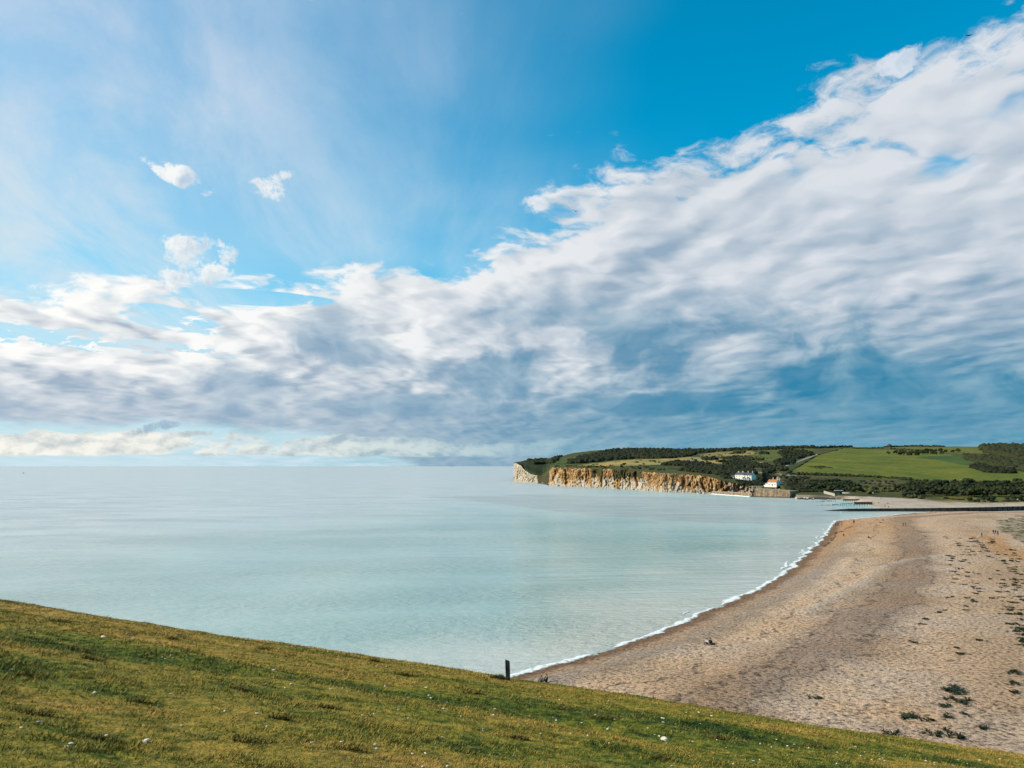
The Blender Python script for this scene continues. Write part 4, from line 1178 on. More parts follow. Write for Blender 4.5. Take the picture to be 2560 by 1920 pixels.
def build_walls():
    # high battered wall under the red-roofed cottage
    (x0, y0), (x1, y1) = on_plane(1882, 1242.5), on_plane(1974, 1245)
    x0, y0, x1, y1 = map(float, (x0, y0, x1, y1))
    L = math.hypot(x1 - x0, y1 - y0); ux, uy = (x1 - x0) / L, (y1 - y0) / L; nx, ny = uy, -ux      # outward (seaward)
    root = add('sea_wall', None, loc=(x0, y0, 0), rotz=math.atan2(uy, ux), label='tall battered brown sea wall under the red roofed cottage', category='wall')
    z0, z1 = 8.2, 6.3                                     # wall top falls towards the river
    prism('wall_face', [(0, 0, -1), (L, 0, -1), (L, 26, -1), (0, 26, -1)], [(2.6, 1.8, z0), (L - 0.2, 1.5, z1), (L - 0.2, 26, z1), (2.6, 26, z0)], M_CONC, root)
    prism('coping', [(2.5, 1.55, z0 + 0.004), (L, 1.25, z1 + 0.004), (L, 3.2, z1 + 0.004), (2.5, 3.2, z0 + 0.004)], [(2.5, 1.55, z0 + 0.5), (L, 1.25, z1 + 0.5), (L, 3.2, z1 + 0.5), (2.5, 3.2, z0 + 0.5)], flat('coping_stone', (0.30, 0.27, 0.17)), root)
    for i in range(7):
        xx = 4.5 + i * (L - 7) / 6
        s = xx / L; zt = z0 + (z1 - z0) * s - 0.5
        prism('buttress', [(xx - 0.3, -0.06, -0.8), (xx + 0.3, -0.06, -0.8), (xx + 0.3, 1, -0.8), (xx - 0.3, 1, -0.8)], [(xx - 0.3, 1.50, zt), (xx + 0.3, 1.50, zt), (xx + 0.3, 2.4, zt), (xx - 0.3, 2.4, zt)], M_CONC, root)
    prism('wall_toe', [(-0.5, -1.2, -1), (L + 0.4, -1.2, -1), (L + 0.4, 0.4, -1), (-0.5, 0.4, -1)], [(-0.3, -0.9, 0.7), (L + 0.2, -0.9, 0.7), (L + 0.2, 0.3, 0.7), (-0.3, 0.3, 0.7)], flat('weedy_concrete', (0.06, 0.055, 0.04)), root)
    # low promenade wall along the foot of the white cliff
    (a0, b0), (a1, b1) = on_plane(1781, 1235.5), on_plane(1881, 1242.5)
    a0, b0, a1, b1 = map(float, (a0, b0, a1, b1)); L = math.hypot(a1 - a0, b1 - b0)
    root = add('promenade_wall', None, loc=(a0, b0, 0), rotz=math.atan2(b1 - b0, a1 - a0), label='low brown promenade wall at the foot of the pale cliff', category='wall')
    prism('wall_face', [(0, 0, -1), (L - 1.5, 0, -1), (L - 1.5, 9, -1), (0, 9, -1)], [(0, 0.4, 2.9), (L - 1.5, 0.4, 3.6), (L - 1.5, 9, 3.6), (0, 9, 2.9)], M_CONC, root)
    prism('coping', [(0, 0.15, 2.904), (L - 1.5, 0.15, 3.604), (L - 1.5, 1.2, 3.604), (0, 1.2, 2.904)], [(0, 0.15, 3.2), (L - 1.5, 0.15, 3.9), (L - 1.5, 1.2, 3.9), (0, 1.2, 3.2)], flat('coping_stone2', (0.40, 0.35, 0.27)), root)
    for i in range(12):
        xx = 4 + i * (L - 8) / 11
        add('rib', box_mesh('rib', (0.4, 0.5, 3.4), M_CONC), parent=root, loc=(xx, 0.2, -0.7))
    # white water breaking against it
    s = np.linspace(0, 1, 120); rows = []
    for t in np.linspace(0, 1, 5):
        wdt = 3.0 + 3.5 * fbm(s * 9, s * 0 + 1.7, 3)
        off = -0.15 - np.clip(wdt, 0.6, 9) * t
        rows.append(np.stack([s * (L - 2), off, 0.05 + 0.9 * (1 - t) * (0.6 + 0.8 * np.abs(fbm(s * 14, s * 0 + t, 2)))], 1))
    V = np.array(rows).reshape(-1, 3)
    fm, nt, b = new_mat('wall_foam', 0.8, 0.2); setc(nt, b, (0.86, 0.87, 0.85))
    add('breaking_wave', grid_mesh('wf', V, 5, 120, fm), loc=(a0, b0, 0), rotz=math.atan2(b1 - b0, a1 - a0), kind='stuff', label='white water breaking along the low promenade wall', category='foam')
build_walls()

# ------------------------------------------------------------------ river mouth timber
M_TIMBER = flat('wet_timber', (0.010, 0.010, 0.011), 0.8, 0.45, 1.0)
M_TIMBER2 = flat('grey_timber', (0.05, 0.045, 0.04), 0.85, 0.4, 1.2)
def post_mesh(h, w=0.32, m=None):
    return box_mesh('post', (w, w, h), m or M_TIMBER2, 0.08, 0.02)
def beam(name, p0, p1, w, h, mat, parent):
    p0, p1 = Vector(p0), Vector(p1); d = p1 - p0
    o = add(name, box_mesh(name, (d.length, w, h), mat), parent=parent, loc=(p0 + p1) / 2 - Vector((0, 0, h / 2)))
    o.rotation_euler = (0, -math.atan2(d.z, math.hypot(d.x, d.y)), math.atan2(d.y, d.x))
    return o
def build_timber():
    # training wall along the river: tip in the water on the left, running inland to the right
    tip = on_plane(2063, 1276.8)
    line = [(*map(float, tip), 0.15)]
    for (px, row, zb, ht) in ((2121, 1278.3, 0.0, 1.75), (2180, 1278.5, 0.0, 1.95), (2243, 1278.3, 0.0, 2.0), (2330, 1277.6, 0.4, 2.0), (2405, 1276.3, 0.9, 1.9), (2480, 1274, 1.2, 1.75), (2557, 1271.5, 1.3, 1.6), (2700, 1268, 1.3, 1.6)):
        x, y = on_plane(px, row, zb); line.append((float(x), float(y), zb + ht))
    root = add('river_training_wall', None, loc=(0, 0, 0), label='long dark timber wall along the river mouth, its tip sinking into the water', category='wall')
    for (x0, y0, t0), (x1, y1, t1) in zip(line[:-1], line[1:]):
        n = max(1, round(math.hypot(x1 - x0, y1 - y0) / 5.0))
        for i in range(n):
            a, b = i / n, (i + 1) / n
            p = (x0 + (x1 - x0) * a, y0 + (y1 - y0) * a, t0 + (t1 - t0) * a); q = (x0 + (x1 - x0) * b, y0 + (y1 - y0) * b, t0 + (t1 - t0) * b)
            pr = add('plank_panel', None, parent=root)
            for j in range(4):
                f0, f1 = j / 4, (j + 1) / 4 - 0.012
                zb0, zb1 = -0.8, -0.8
                v = []
                for (c, zz) in ((p, 0), (q, 0)):
                    pass
                za = [zb0 + (p[2] - zb0) * f0, zb0 + (p[2] - zb0) * f1, zb1 + (q[2] - zb1) * f0, zb1 + (q[2] - zb1) * f1]
                jit = random.uniform(-0.03, 0.03)
                v = [(p[0], p[1] + jit, za[0]), (q[0], q[1] + jit, za[2]), (q[0], q[1] + jit, za[3]), (p[0], p[1] + jit, za[1]), (p[0], p[1] + 0.3, za[0]), (q[0], q[1] + 0.3, za[2]), (q[0], q[1] + 0.3, za[3]), (p[0], p[1] + 0.3, za[1])]
                add('plank', mesh_from('plank', v, [(0, 1, 2, 3), (5, 4, 7, 6), (3, 2, 6, 7), (0, 4, 5, 1), (0, 3, 7, 4), (1, 5, 6, 2)], M_TIMBER), parent=pr)
            add('post', post_mesh(p[2] + 1.1 + random.uniform(0.0, 0.18), 0.3, M_TIMBER), parent=root, loc=(p[0], p[1] - 0.16, -1.0))
    # near groyne: free posts with rails, then a boarded bay
    def groyne(label, row, xs, rails, panel, scale_h):
        x_, y_ = on_plane(2130, row); Y = float(y_)
        g = add('groyne', None, loc=(0, 0, 0), label=label, category='groyne', group='timber groynes at the river mouth')
        px = lambda q: 2000 + q * 0.1356
        for q, h in xs:
            k = float(ray(px(q), row)[0])
            add('post', post_mesh(h + 1.0, 0.30), parent=g, loc=(k * Y, Y + random.uniform(-0.15, 0.15), -1.0))
        for (q0, h0, q1, h1) in rails:
            a = (float(ray(px(q0), row)[0]) * Y, Y - 0.3, h0); b = (float(ray(px(q1), row)[0]) * Y, Y - 0.3, h1)
            beam('rail', a, b, 0.2, 0.3, M_TIMBER2, g)
        q0, q1, zlo, zhi = panel
        a, b = float(ray(px(q0), row)[0]) * Y, float(ray(px(q1), row)[0]) * Y
        n = 6
        for j in range(n):
            hgt = (zhi - zlo) / n
            add('board', box_mesh('board', (b - a, 0.14, hgt - 0.03), M_TIMBER), parent=g, loc=((a + b) / 2, Y - 0.25 + random.uniform(-0.02, 0.02), zlo + j * hgt))
        for q in np.linspace(q0, q1, 8):
            add('post', post_mesh(zhi + 1.1, 0.3), parent=g, loc=(float(ray(px(q), row)[0]) * Y, Y + 0.02, -1.0))
    groyne('timber groyne of loose posts ending in a dark boarded bay, nearer the river wall', 1264.2,
           [(320, 0.3), (405, 0.9), (440, 0.4), (485, 0.9), (520, 0.9), (552, 0.9), (598, 1.2), (628, 1.2), (662, 1.2), (703, 1.3), (745, 1.6), (785, 1.7), (820, 1.8), (860, 1.9), (905, 2.0), (940, 2.1), (980, 2.4)],
           [(598, 1.0, 703, 1.1), (740, 1.35, 980, 2.0)], (1005, 1335, 0.9, 2.9), 1.0)
    groyne('lower timber groyne farther off, in front of the pale boulders', 1254.5,
           [(255, 0.8), (320, 0.8), (365, 0.5), (410, 1.0), (430, 1.1), (455, 1.1), (490, 1.2), (520, 1.0), (550, 1.2), (585, 1.2), (620, 1.2), (655, 1.3), (800, 1.6)],
           [(365, 0.5, 455, 1.0), (490, 1.0, 590, 1.1)], (800, 1095, 1.0, 2.3), 1.0)
build_timber()

def build_boathouse():
    p = at(2097, 1236.5, 728)
    b = add('boathouse', None, loc=p, rotz=-0.25, label='dark timber boathouse with a pale roof edge below the thorn trees', category='shed')
    add('wall', box_mesh('wall', (6.6, 5, 4.0), flat('black_board', (0.015, 0.016, 0.018))), parent=b, loc=(0, 0, -0.4))
    add('roof', box_mesh('roof', (7.2, 5.8, 0.35), flat('pale_felt', (0.50, 0.50, 0.47))), parent=b, loc=(0, 0, 3.62))
    add('door', box_mesh('door', (3.0, 0.15, 2.7), flat('green_door', (0.03, 0.08, 0.075))), parent=b, loc=(-1.0, -2.56, -0.2))
    p0, p1 = at(2060, 1229.5, 724), at(2087, 1236.5, 716)
    L = p1[0] - p0[0]
    add('slipway_parapet', mesh_from('slip', [(0, 0, -1.6), (L, -8, p1[2] - p0[2] - 1.6), (L, -7.4, p1[2] - p0[2] - 1.6), (0, 0.6, -1.6), (0, 0, 1.0), (L, -8, p1[2] - p0[2] + 0.9), (L, -7.4, p1[2] - p0[2] + 0.9), (0, 0.6, 1.0)],
        [(3, 2, 1, 0), (4, 5, 6, 7), (0, 1, 5, 4), (1, 2, 6, 5), (2, 3, 7, 6), (3, 0, 4, 7)], flat('white_parapet', (0.46, 0.42, 0.34), 0.9, 0.25)), loc=p0, label='white parapet wall sloping down beside the dark boathouse', category='wall')
    # upturned white dinghy right of the boathouse: hull with keel
    p = at(2115, 1233, 722)
    n, m = 13, 9; V = []
    for i in range(n):
        t = i / (n - 1); w = 0.9 * math.sin(math.pi * (0.12 + 0.88 * t)) ** 0.6 if t < 1 else 0.02; hgt = 0.75 * (1 - 0.25 * t)
        for j in range(m):
            a = math.pi * j / (m - 1); V.append((-3.4 + 6.8 * t, w * math.cos(a) * 1.2, max(0, hgt * math.sin(a) ** 0.8)))
    d = add('dinghy', None, loc=(p[0], p[1], p[2] - 0.1), rotz=-0.2, label='white upturned dinghy right of the dark boathouse', category='boat')
    add('hull', grid_mesh('hull', np.array(V), n, m, flat('white_gelcoat', (0.72, 0.70, 0.64))), parent=d)
    add('keel', box_mesh('keel', (5.6, 0.08, 0.12), M_TIMBER2), parent=d, loc=(0, 0, 0.62))
build_boathouse()

def rock_mesh(name, seed, mat, flat_=0.7, rough=0.22, sub=2):
    r = np.random.default_rng(seed); v0, f0 = {1: ICO1, 2: ICO2, 3: ICO3}[sub]
    v = v0.copy()
    for _ in range(5):                                     # chip flats off
        n = r.normal(0, 1, 3); n /= np.linalg.norm(n); dd = r.uniform(0.55, 0.85)
        s = v @ n; v = v - np.outer(np.maximum(0, s - dd), n)
    v = v * (1 + r.normal(0, rough * 0.25, (len(v), 1))) * np.array([1, r.uniform(0.7, 1.0), flat_])
    return fast_mesh(name, v, f0, mat)
M_CHALKROCK = flat('chalk_boulder', (0.48, 0.43, 0.35), 0.95, 0.25, 0.7)
M_DARKROCK = flat('weedy_boulder', (0.05, 0.045, 0.035), 0.95, 0.4, 0.8)
PALE = [rock_mesh('boulder%d' % i, 80 + i, M_CHALKROCK) for i in range(4)]
DARK = [rock_mesh('dark_boulder%d' % i, 90 + i, M_DARKROCK) for i in range(3)]
def build_boulders():
    r = np.random.default_rng(77)
    def put(lst, meshes, name, label, group, s0, s1, zoff=0.2):
        for (px, row) in lst:
            x, y = on_plane(px, row, 0.3); s = r.uniform(s0, s1)
            add(name, meshes[r.integers(len(meshes))], loc=(float(x), float(y), zoff), rotz=r.uniform(0, 6), scale=s, label=label, category='rock', group=group)
    put([(2086 + i * 3.4 + r.uniform(-1, 1), 1246 - 3 * r.random()) for i in range(12)] + [(2094 + i * 4, 1243) for i in range(6)], PALE, 'boulder', 'pale boulder in the heap behind the lower groyne', 'pale boulders behind the lower groyne', 0.8, 1.7, 1.0)
    put([(1746 + i * 2.6, 1233.2 + r.uniform(-0.6, 0.8)) for i in range(13)], PALE + DARK, 'boulder', 'fallen boulder at the left end of the promenade wall', 'boulders at the end of the promenade wall', 1.0, 1.9)
    put([(1346 + i * 2.7, 1208 + i * 0.45 + r.uniform(-0.4, 0.6)) for i in range(10)], DARK, 'dark_boulder', 'dark boulder in the sea at the dip between the cliffs', 'boulders in the dip between the cliffs', 1.4, 2.6)
    put([(1400 + i * 15 + r.uniform(-4, 4), 1214.6 + i * 0.78 + r.uniform(-0.3, 0.3)) for i in range(22)], PALE + DARK, 'boulder', 'chalk boulder fallen to the foot of the orange cliff', 'boulders at the foot of the orange cliff', 1.0, 2.4)
    put([(2001, 1245), (2004, 1243), (2012, 1246), (2020, 1247), (1992, 1247), (2034, 1247)], PALE, 'boulder', 'pale rock on the dark shore right of the tall sea wall', 'rocks right of the tall sea wall', 0.9, 2.0, 0.6)
    put([(1998 + i * 6.5, 1248 + r.uniform(-0.8, 0.4)) for i in range(14)], DARK, 'dark_boulder', 'dark weed covered rock along the waterline below the boathouse', 'dark rocks below the boathouse', 1.2, 2.2)
build_boulders()

# ------------------------------------------------------------------ people
M_SKIN = flat('skin', (0.45, 0.26, 0.18), 0.6, 0.08); M_HAIR = flat('dark_hair', (0.03, 0.02, 0.015), 0.7, 0.3, 30); M_FAIR = flat('fair_hair', (0.22, 0.14, 0.07), 0.7, 0.3, 30)
CL = {k: flat('cloth_' + k, c, 0.9, 0.2, 12) for k, c in dict(black=(0.012, 0.012, 0.015), navy=(0.015, 0.02, 0.045), grey=(0.12, 0.12, 0.13), white=(0.62, 0.60, 0.57), red=(0.25, 0.03, 0.03), teal=(0.03, 0.09, 0.10), khaki=(0.18, 0.14, 0.08), denim=(0.04, 0.06, 0.11), orange=(0.50, 0.16, 0.03), plum=(0.06, 0.02, 0.04)).items()}
def person_mesh(pose):
    J = []; E = []
    def j(p, r, c): J.append((p, r, c)); return len(J) - 1
    def limb(i, pts):
        for p, r, c in pts:
            k = j(p, r, c); E.append((i, k)); i = k
        return i
    SK, TOP, LEG, SHOE = 0, 1, 2, 3
    if pose in ('stand', 'walk'):
        st = 0.22 if pose == 'walk' else 0.03
        pel = j((0, 0, 0.95), 0.135, LEG)
        ch = limb(pel, [((0, -0.01, 1.15), 0.12, TOP), ((0, -0.01, 1.37), 0.15, TOP)])
        hd = limb(ch, [((0, -0.01, 1.49), 0.06, SK), ((0, -0.03, 1.60), 0.088, SK), ((0, -0.02, 1.69), 0.078, SK)])
        E.append((hd - 1, j((0, -0.125, 1.595), 0.02, SK)))
        for s in (-1, 1):
            sw = s * st * 0.7
            w = limb(ch, [((s * 0.18, 0, 1.42), 0.07, TOP), ((s * 0.25, sw * 0.6 + 0.02, 1.15), 0.05, TOP), ((s * 0.26, sw - 0.05, 0.92), 0.036, TOP), ((s * 0.26, sw - 0.07, 0.85), 0.034, SK)])
            for q, (fx, fy, fl) in enumerate(((-0.035 * s, -0.045, 0.05), (0.012 * s, -0.035, 0.085), (0.012 * s, -0.012, 0.095), (0.012 * s, 0.012, 0.088), (0.010 * s, 0.034, 0.07))):
                limb(w, [((s * 0.26 + fx, sw - 0.07 + fy, 0.83 - fl * 0.5), 0.010, SK), ((s * 0.255 + fx, sw - 0.085 + fy, 0.83 - fl), 0.008, SK)])
            f = -s * st
            limb(pel, [((s * 0.10, 0, 0.87), 0.105, LEG), ((s * 0.105, f * 0.55 - 0.03, 0.48), 0.068, LEG), ((s * 0.105, f + 0.03, 0.09), 0.046, LEG), ((s * 0.11, f - 0.12, 0.035), 0.036, SHOE)])
    elif pose == 'sit':
        pel = j((0, 0, 0.14), 0.15, LEG)
        ch = limb(pel, [((0, 0.05, 0.34), 0.13, TOP), ((0, 0.02, 0.56), 0.155, TOP)])
        hd = limb(ch, [((0, -0.03, 0.69), 0.06, SK), ((0, -0.06, 0.80), 0.09, SK), ((0, -0.05, 0.89), 0.078, SK)])
        E.append((hd - 1, j((0, -0.155, 0.795), 0.02, SK)))
        for s in (-1, 1):
            w = limb(ch, [((s * 0.18, 0.0, 0.60), 0.07, TOP), ((s * 0.24, -0.18, 0.38), 0.05, TOP), ((s * 0.10, -0.40, 0.40), 0.036, TOP), ((s * 0.05, -0.45, 0.41), 0.034, SK)])
            for fx, fz, fl in ((0.0, 0.045, 0.05), (-0.03, 0.02, 0.08), (-0.03, 0.0, 0.09), (-0.03, -0.02, 0.08), (-0.03, -0.04, 0.06)):
                limb(w, [((s * (0.05 + fx), -0.45 - 0.5 * fl, 0.41 + fz), 0.010, SK), ((s * (0.03 + fx), -0.45 - 0.8 * fl, 0.40 + fz), 0.008, SK)])
            limb(pel, [((s * 0.10, -0.05, 0.14), 0.11, LEG), ((s * 0.13, -0.42, 0.42), 0.07, LEG), ((s * 0.12, -0.62, 0.10), 0.046, LEG), ((s * 0.12, -0.78, 0.05), 0.036, SHOE)])
    else:   # reclining on the elbows, legs out
        pel = j((0, 0, 0.13), 0.145, LEG)
        ch = limb(pel, [((0, 0.20, 0.24), 0.125, TOP), ((0, 0.38, 0.38), 0.15, TOP)])
        hd = limb(ch, [((0, 0.45, 0.50), 0.06, SK), ((0, 0.46, 0.62), 0.088, SK), ((0, 0.48, 0.70), 0.078, SK)])
        E.append((hd - 1, j((0, 0.36, 0.63), 0.02, SK)))
        for s in (-1, 1):
            w = limb(ch, [((s * 0.18, 0.42, 0.40), 0.07, TOP), ((s * 0.24, 0.50, 0.10), 0.05, TOP), ((s * 0.23, 0.28, 0.05), 0.036, TOP), ((s * 0.22, 0.22, 0.04), 0.034, SK)])
            for fx, fl in ((-0.04, 0.05), (-0.02, 0.08), (0.0, 0.09), (0.02, 0.085), (0.04, 0.065)):
                limb(w, [((s * 0.22 + fx, 0.22 - fl * 0.5, 0.04), 0.010, SK), ((s * 0.22 + fx, 0.22 - fl, 0.025), 0.008, SK)])
            limb(pel, [((s * 0.10, -0.05, 0.13), 0.11, LEG), ((s * 0.11, -0.46, 0.20 if s > 0 else 0.12), 0.07, LEG), ((s * 0.11, -0.86, 0.07), 0.046, LEG), ((s * 0.12, -0.90, 0.17), 0.036, SHOE)])
    me = bpy.data.meshes.new('body'); me.from_pydata([q[0] for q in J], E, [])
    o = bpy.data.objects.new('tmp', me); COL.objects.link(o)
    sk = o.modifiers.new('skin', 'SKIN'); sk.use_smooth_shade = True
    sub = o.modifiers.new('sub', 'SUBSURF'); sub.levels = 1; sub.render_levels = 1
    lay = me.skin_vertices[0].data if me.skin_vertices else None
    if lay is None:
        bpy.context.view_layer.objects.active = o
        bpy.ops.mesh.customdata_skin_add(); lay = me.skin_vertices[0].data
    for i, q in enumerate(J): lay[i].radius = (q[1], q[1]); lay[i].use_root = (i == 0)
    dg = bpy.context.evaluated_depsgraph_get(); dg.update()
    ev = bpy.data.meshes.new_from_object(o.evaluated_get(dg))
    bpy.data.objects.remove(o, do_unlink=True)
    JP = np.array([q[0] for q in J]); JC = np.array([q[2] for q in J])
    ev.materials.clear()
    for m in (M_SKIN, CL['black'], CL['denim'], CL['black']): ev.materials.append(m)
    # colour each face after the bone it grew on
    A = JP[[a for a, b in E]]; B = JP[[b for a, b in E]]; CB = JC[[b for a, b in E]]
    for f in ev.polygons:
        c = np.array(f.center[:]); ab = B - A
        t = np.clip(((c - A) * ab).sum(1) / np.maximum((ab * ab).sum(1), 1e-9), 0, 1)
        d = np.linalg.norm(c - A - ab * t[:, None], axis=1)
        f.material_index = int(CB[d.argmin()]); f.use_smooth = True
    head = JP[hd - 1]
    return ev, head
POSES = {p: person_mesh(p) for p in ('stand', 'walk', 'sit', 'recline')}
hv, hf = ICO2
def hair_mesh(mat, long_):
    v = hv * np.array([0.105, 0.115, 0.12]); keep = (v[:, 2] > -0.02 - (0.09 if long_ else 0) * (v[:, 1] > 0.02)) & ~((v[:, 1] < -0.06) & (v[:, 2] < 0.05))
    idx = -np.ones(len(v), int); idx[keep] = np.arange(keep.sum())
    f = hf[keep[hf].all(1)]
    v = v * (1 + np.random.default_rng(3).normal(0, 0.03, (len(v), 1)))
    return fast_mesh('hair', v[keep] + np.array([0, 0.012, 0.05]), idx[f], mat, True)
HAIR = {(m.name, l): hair_mesh(m, l) for m in (M_HAIR, M_FAIR) for l in (False, True)}
def person(px, py, pose, face_deg, top, legs, label, hair='dark', long_=False, s=1.0, group=None, where=None):
    me, head = POSES[pose]
    s = s * (1.1 if where is not None or py < 1400 else 1.05)
    loc = where if where is not None else beach_point(px, py)
    o = add('person', me, loc=(loc[0], loc[1], loc[2] - 0.015), rotz=math.radians(face_deg), scale=s, label=label, category='person')
    if group: o['group'] = group
    for i, m in enumerate((M_SKIN, CL[top], CL[legs], CL['black'])):
        o.material_slots[i].link = 'OBJECT'; o.material_slots[i].material = m
    add('hair', HAIR[('dark_hair' if hair == 'dark' else 'fair_hair', long_)], parent=o, loc=tuple(head))
    return o
def build_people():
    g = 'people on the near beach'
    person(1354, 1707, 'sit', -35, 'teal', 'black', 'seated person in dark teal, left of the pair beside the wooden post', 'dark', True, 1.0, g)
    person(1367, 1705.5, 'sit', -60, 'black', 'black', 'taller seated person in black, right of the pair beside the wooden post', 'dark', False, 1.12, g)
    person(1768, 1611, 'sit', -40, 'white', 'navy', 'seated person in a white top on the middle of the beach', 'dark', True, 1.0, g)
    person(1776, 1611, 'sit', 150, 'plum', 'navy', 'seated person in dark red beside the one in the white top', 'dark', True, 1.0, g)
    b = beach_point(1783, 1612.5)
    add('rucksack', rock_mesh('rucksack', 5, CL['navy'], 0.8, 0.1), loc=(b[0], b[1], b[2] + 0.12), scale=(0.45, 0.28, 0.26), label='dark rucksack lying beside the pair on the middle of the beach', category='bag')
    person(2089.5, 1316.5, 'stand', 160, 'navy', 'denim', 'leftmost of the three people standing at the tip of the beach', 'dark', False, 1.02, g)
    person(2095.5, 1315.5, 'stand', 200, 'black', 'black', 'middle one of the three people standing at the tip of the beach', 'dark', False, 0.98, g)
    person(2104, 1315, 'walk', 120, 'khaki', 'grey', 'rightmost of the three people at the tip, in paler clothes', 'fair', False, 1.02, g)
    person(2133.5, 1309, 'stand', 90, 'black', 'black', 'left person of the close couple walking along the river edge', 'dark', False, 1.02, g)
    person(2136, 1308.5, 'walk', 90, 'plum', 'black', 'right person of the close couple walking along the river edge', 'dark', True, 0.96, g)
    person(2207, 1301.5, 'sit', 20, 'red', 'black', 'seated person in dark red near the river, farther one', 'dark', True, 1.0, g)
    person(2202, 1307, 'recline', 70, 'black', 'black', 'person lying back on the shingle near the river, nearer one', 'dark', False, 1.0, g)
    person(2258, 1315.5, 'walk', 80, 'black', 'black', 'left one of two people walking across the middle of the far beach', 'dark', False, 1.03, g)
    person(2264, 1315.5, 'walk', 95, 'grey', 'black', 'right one of two people walking across the middle of the far beach', 'dark', True, 0.97, g)
    person(2109, 1339, 'sit', -20, 'navy', 'black', 'seated person in navy beside the dark weed line', 'dark', False, 1.05, g)
    person(2170.5, 1345.5, 'sit', 40, 'black', 'black', 'lone seated person in black right of the weed line', 'dark', False, 1.1, g)
    person(2338, 1282.5, 'sit', 10, 'white', 'black', 'seated person in white by the timber river wall', 'fair', True, 1.0, g)
    person(2484, 1336, 'walk', 170, 'navy', 'black', 'leftmost of three walkers side by side on the orange path', 'dark', False, 1.03, g)
    person(2489, 1336.5, 'walk', 180, 'plum', 'black', 'middle one of three walkers side by side on the orange path', 'dark', True, 1.05, g)
    person(2495, 1338.5, 'walk', 175, 'black', 'black', 'rightmost of three walkers side by side on the orange path', 'dark', False, 1.03, g)
    person(2455, 1344.5, 'walk', 10, 'black', 'denim', 'lone walker in black with a white dog', 'dark', False, 1.03, g)
    # across the river
    def spit(px, row, z=1.6):
        x, y = on_plane(px, row, z); return (float(x), float(y), z)
    def spit_ground(px, row):
        z = 1.0
        for _ in range(6):
            x, y = on_plane(px, row, z)
            dk, zk = land_column(px); v = (y - dk[0]) / (dk[1] - dk[0])
            z = float(zk[0] + (zk[1] - zk[0]) * np.clip(v, 0, 1) ** 0.7)
        return (float(x), float(y), z)
    g = 'people across the river'
    for (px, row, pose, f, top, legs, lab) in ((2179, 1266.5, 'stand', 20, 'black', 'black', 'left one of two people standing at the end of the boarded groyne'), (2185, 1267, 'stand', -30, 'red', 'denim', 'right one of two people standing at the end of the boarded groyne'),
            (2213, 1268.3, 'walk', 80, 'black', 'grey', 'person standing close behind the timber river wall'), (2221, 1268.8, 'sit', 0, 'navy', 'black', 'person seated close behind the timber river wall'),
            (2202.5, 1249, 'walk', 100, 'plum', 'black', 'walker in dark clothes high on the far shingle'), (2219, 1258.5, 'recline', 60, 'black', 'black', 'person lying in the middle of the far shingle'),
            (2228, 1244, 'stand', 0, 'navy', 'black', 'person at the top of the far shingle beside the bushes'), (2510, 1265, 'stand', 0, 'orange', 'khaki', 'person in orange behind the right part of the river wall'),
            (2196, 1258, 'sit', 30, 'black', 'black', 'person seated left of the one lying on the far shingle')):
        person(0, 0, pose, f, top, legs, lab, 'dark', False, 1.0, g, spit_ground(px, row))
build_people()

def build_dog():
    x, y, z = beach_point(2445, 1344)
    J = [((0, 0, 0.42), 0.13), ((0, -0.28, 0.43), 0.15), ((0, -0.42, 0.56), 0.085), ((0, -0.52, 0.66), 0.085), ((0, -0.66, 0.63), 0.045), ((0, 0.26, 0.42), 0.12), ((0, 0.42, 0.55), 0.03), ((0, 0.52, 0.66), 0.018)]
    E = [(0, 1), (1, 2), (2, 3), (3, 4), (0, 5), (5, 6), (6, 7)]
    for s in (-1, 1):
        n = len(J); J += [((s * 0.09, -0.30, 0.30), 0.06), ((s * 0.09, -0.29, 0.15), 0.04), ((s * 0.09, -0.31, 0.03), 0.035)]; E += [(1, n), (n, n + 1), (n + 1, n + 2)]
        n = len(J); J += [((s * 0.10, 0.20, 0.30), 0.08), ((s * 0.10, 0.33, 0.18), 0.045), ((s * 0.10, 0.28, 0.03), 0.035)]; E += [(5, n), (n, n + 1), (n + 1, n + 2)]
        n = len(J); J += [((s * 0.07, -0.48, 0.74), 0.025)]; E += [(3, n)]
    me = bpy.data.meshes.new('dog'); me.from_pydata([q[0] for q in J], E, [])
    o = bpy.data.objects.new('tmp', me); COL.objects.link(o)
    o.modifiers.new('skin', 'SKIN'); sb = o.modifiers.new('sub', 'SUBSURF'); sb.levels = 1
    bpy.context.view_layer.objects.active = o
    if not me.skin_vertices: bpy.ops.mesh.customdata_skin_add()
    for i, q in enumerate(J): me.skin_vertices[0].data[i].radius = (q[1], q[1]); me.skin_vertices[0].data[i].use_root = (i == 0)
    dg = bpy.context.evaluated_depsgraph_get(); dg.update()
    ev = bpy.data.meshes.new_from_object(o.evaluated_get(dg)); bpy.data.objects.remove(o, do_unlink=True)
    ev.materials.clear(); ev.materials.append(flat('white_fur', (0.72, 0.66, 0.55), 0.9, 0.12, 10))
    add('dog', ev, loc=(x, y, z - 0.01), rotz=1.9, label='white dog walking beside the lone walker in black', category='dog')
build_dog()

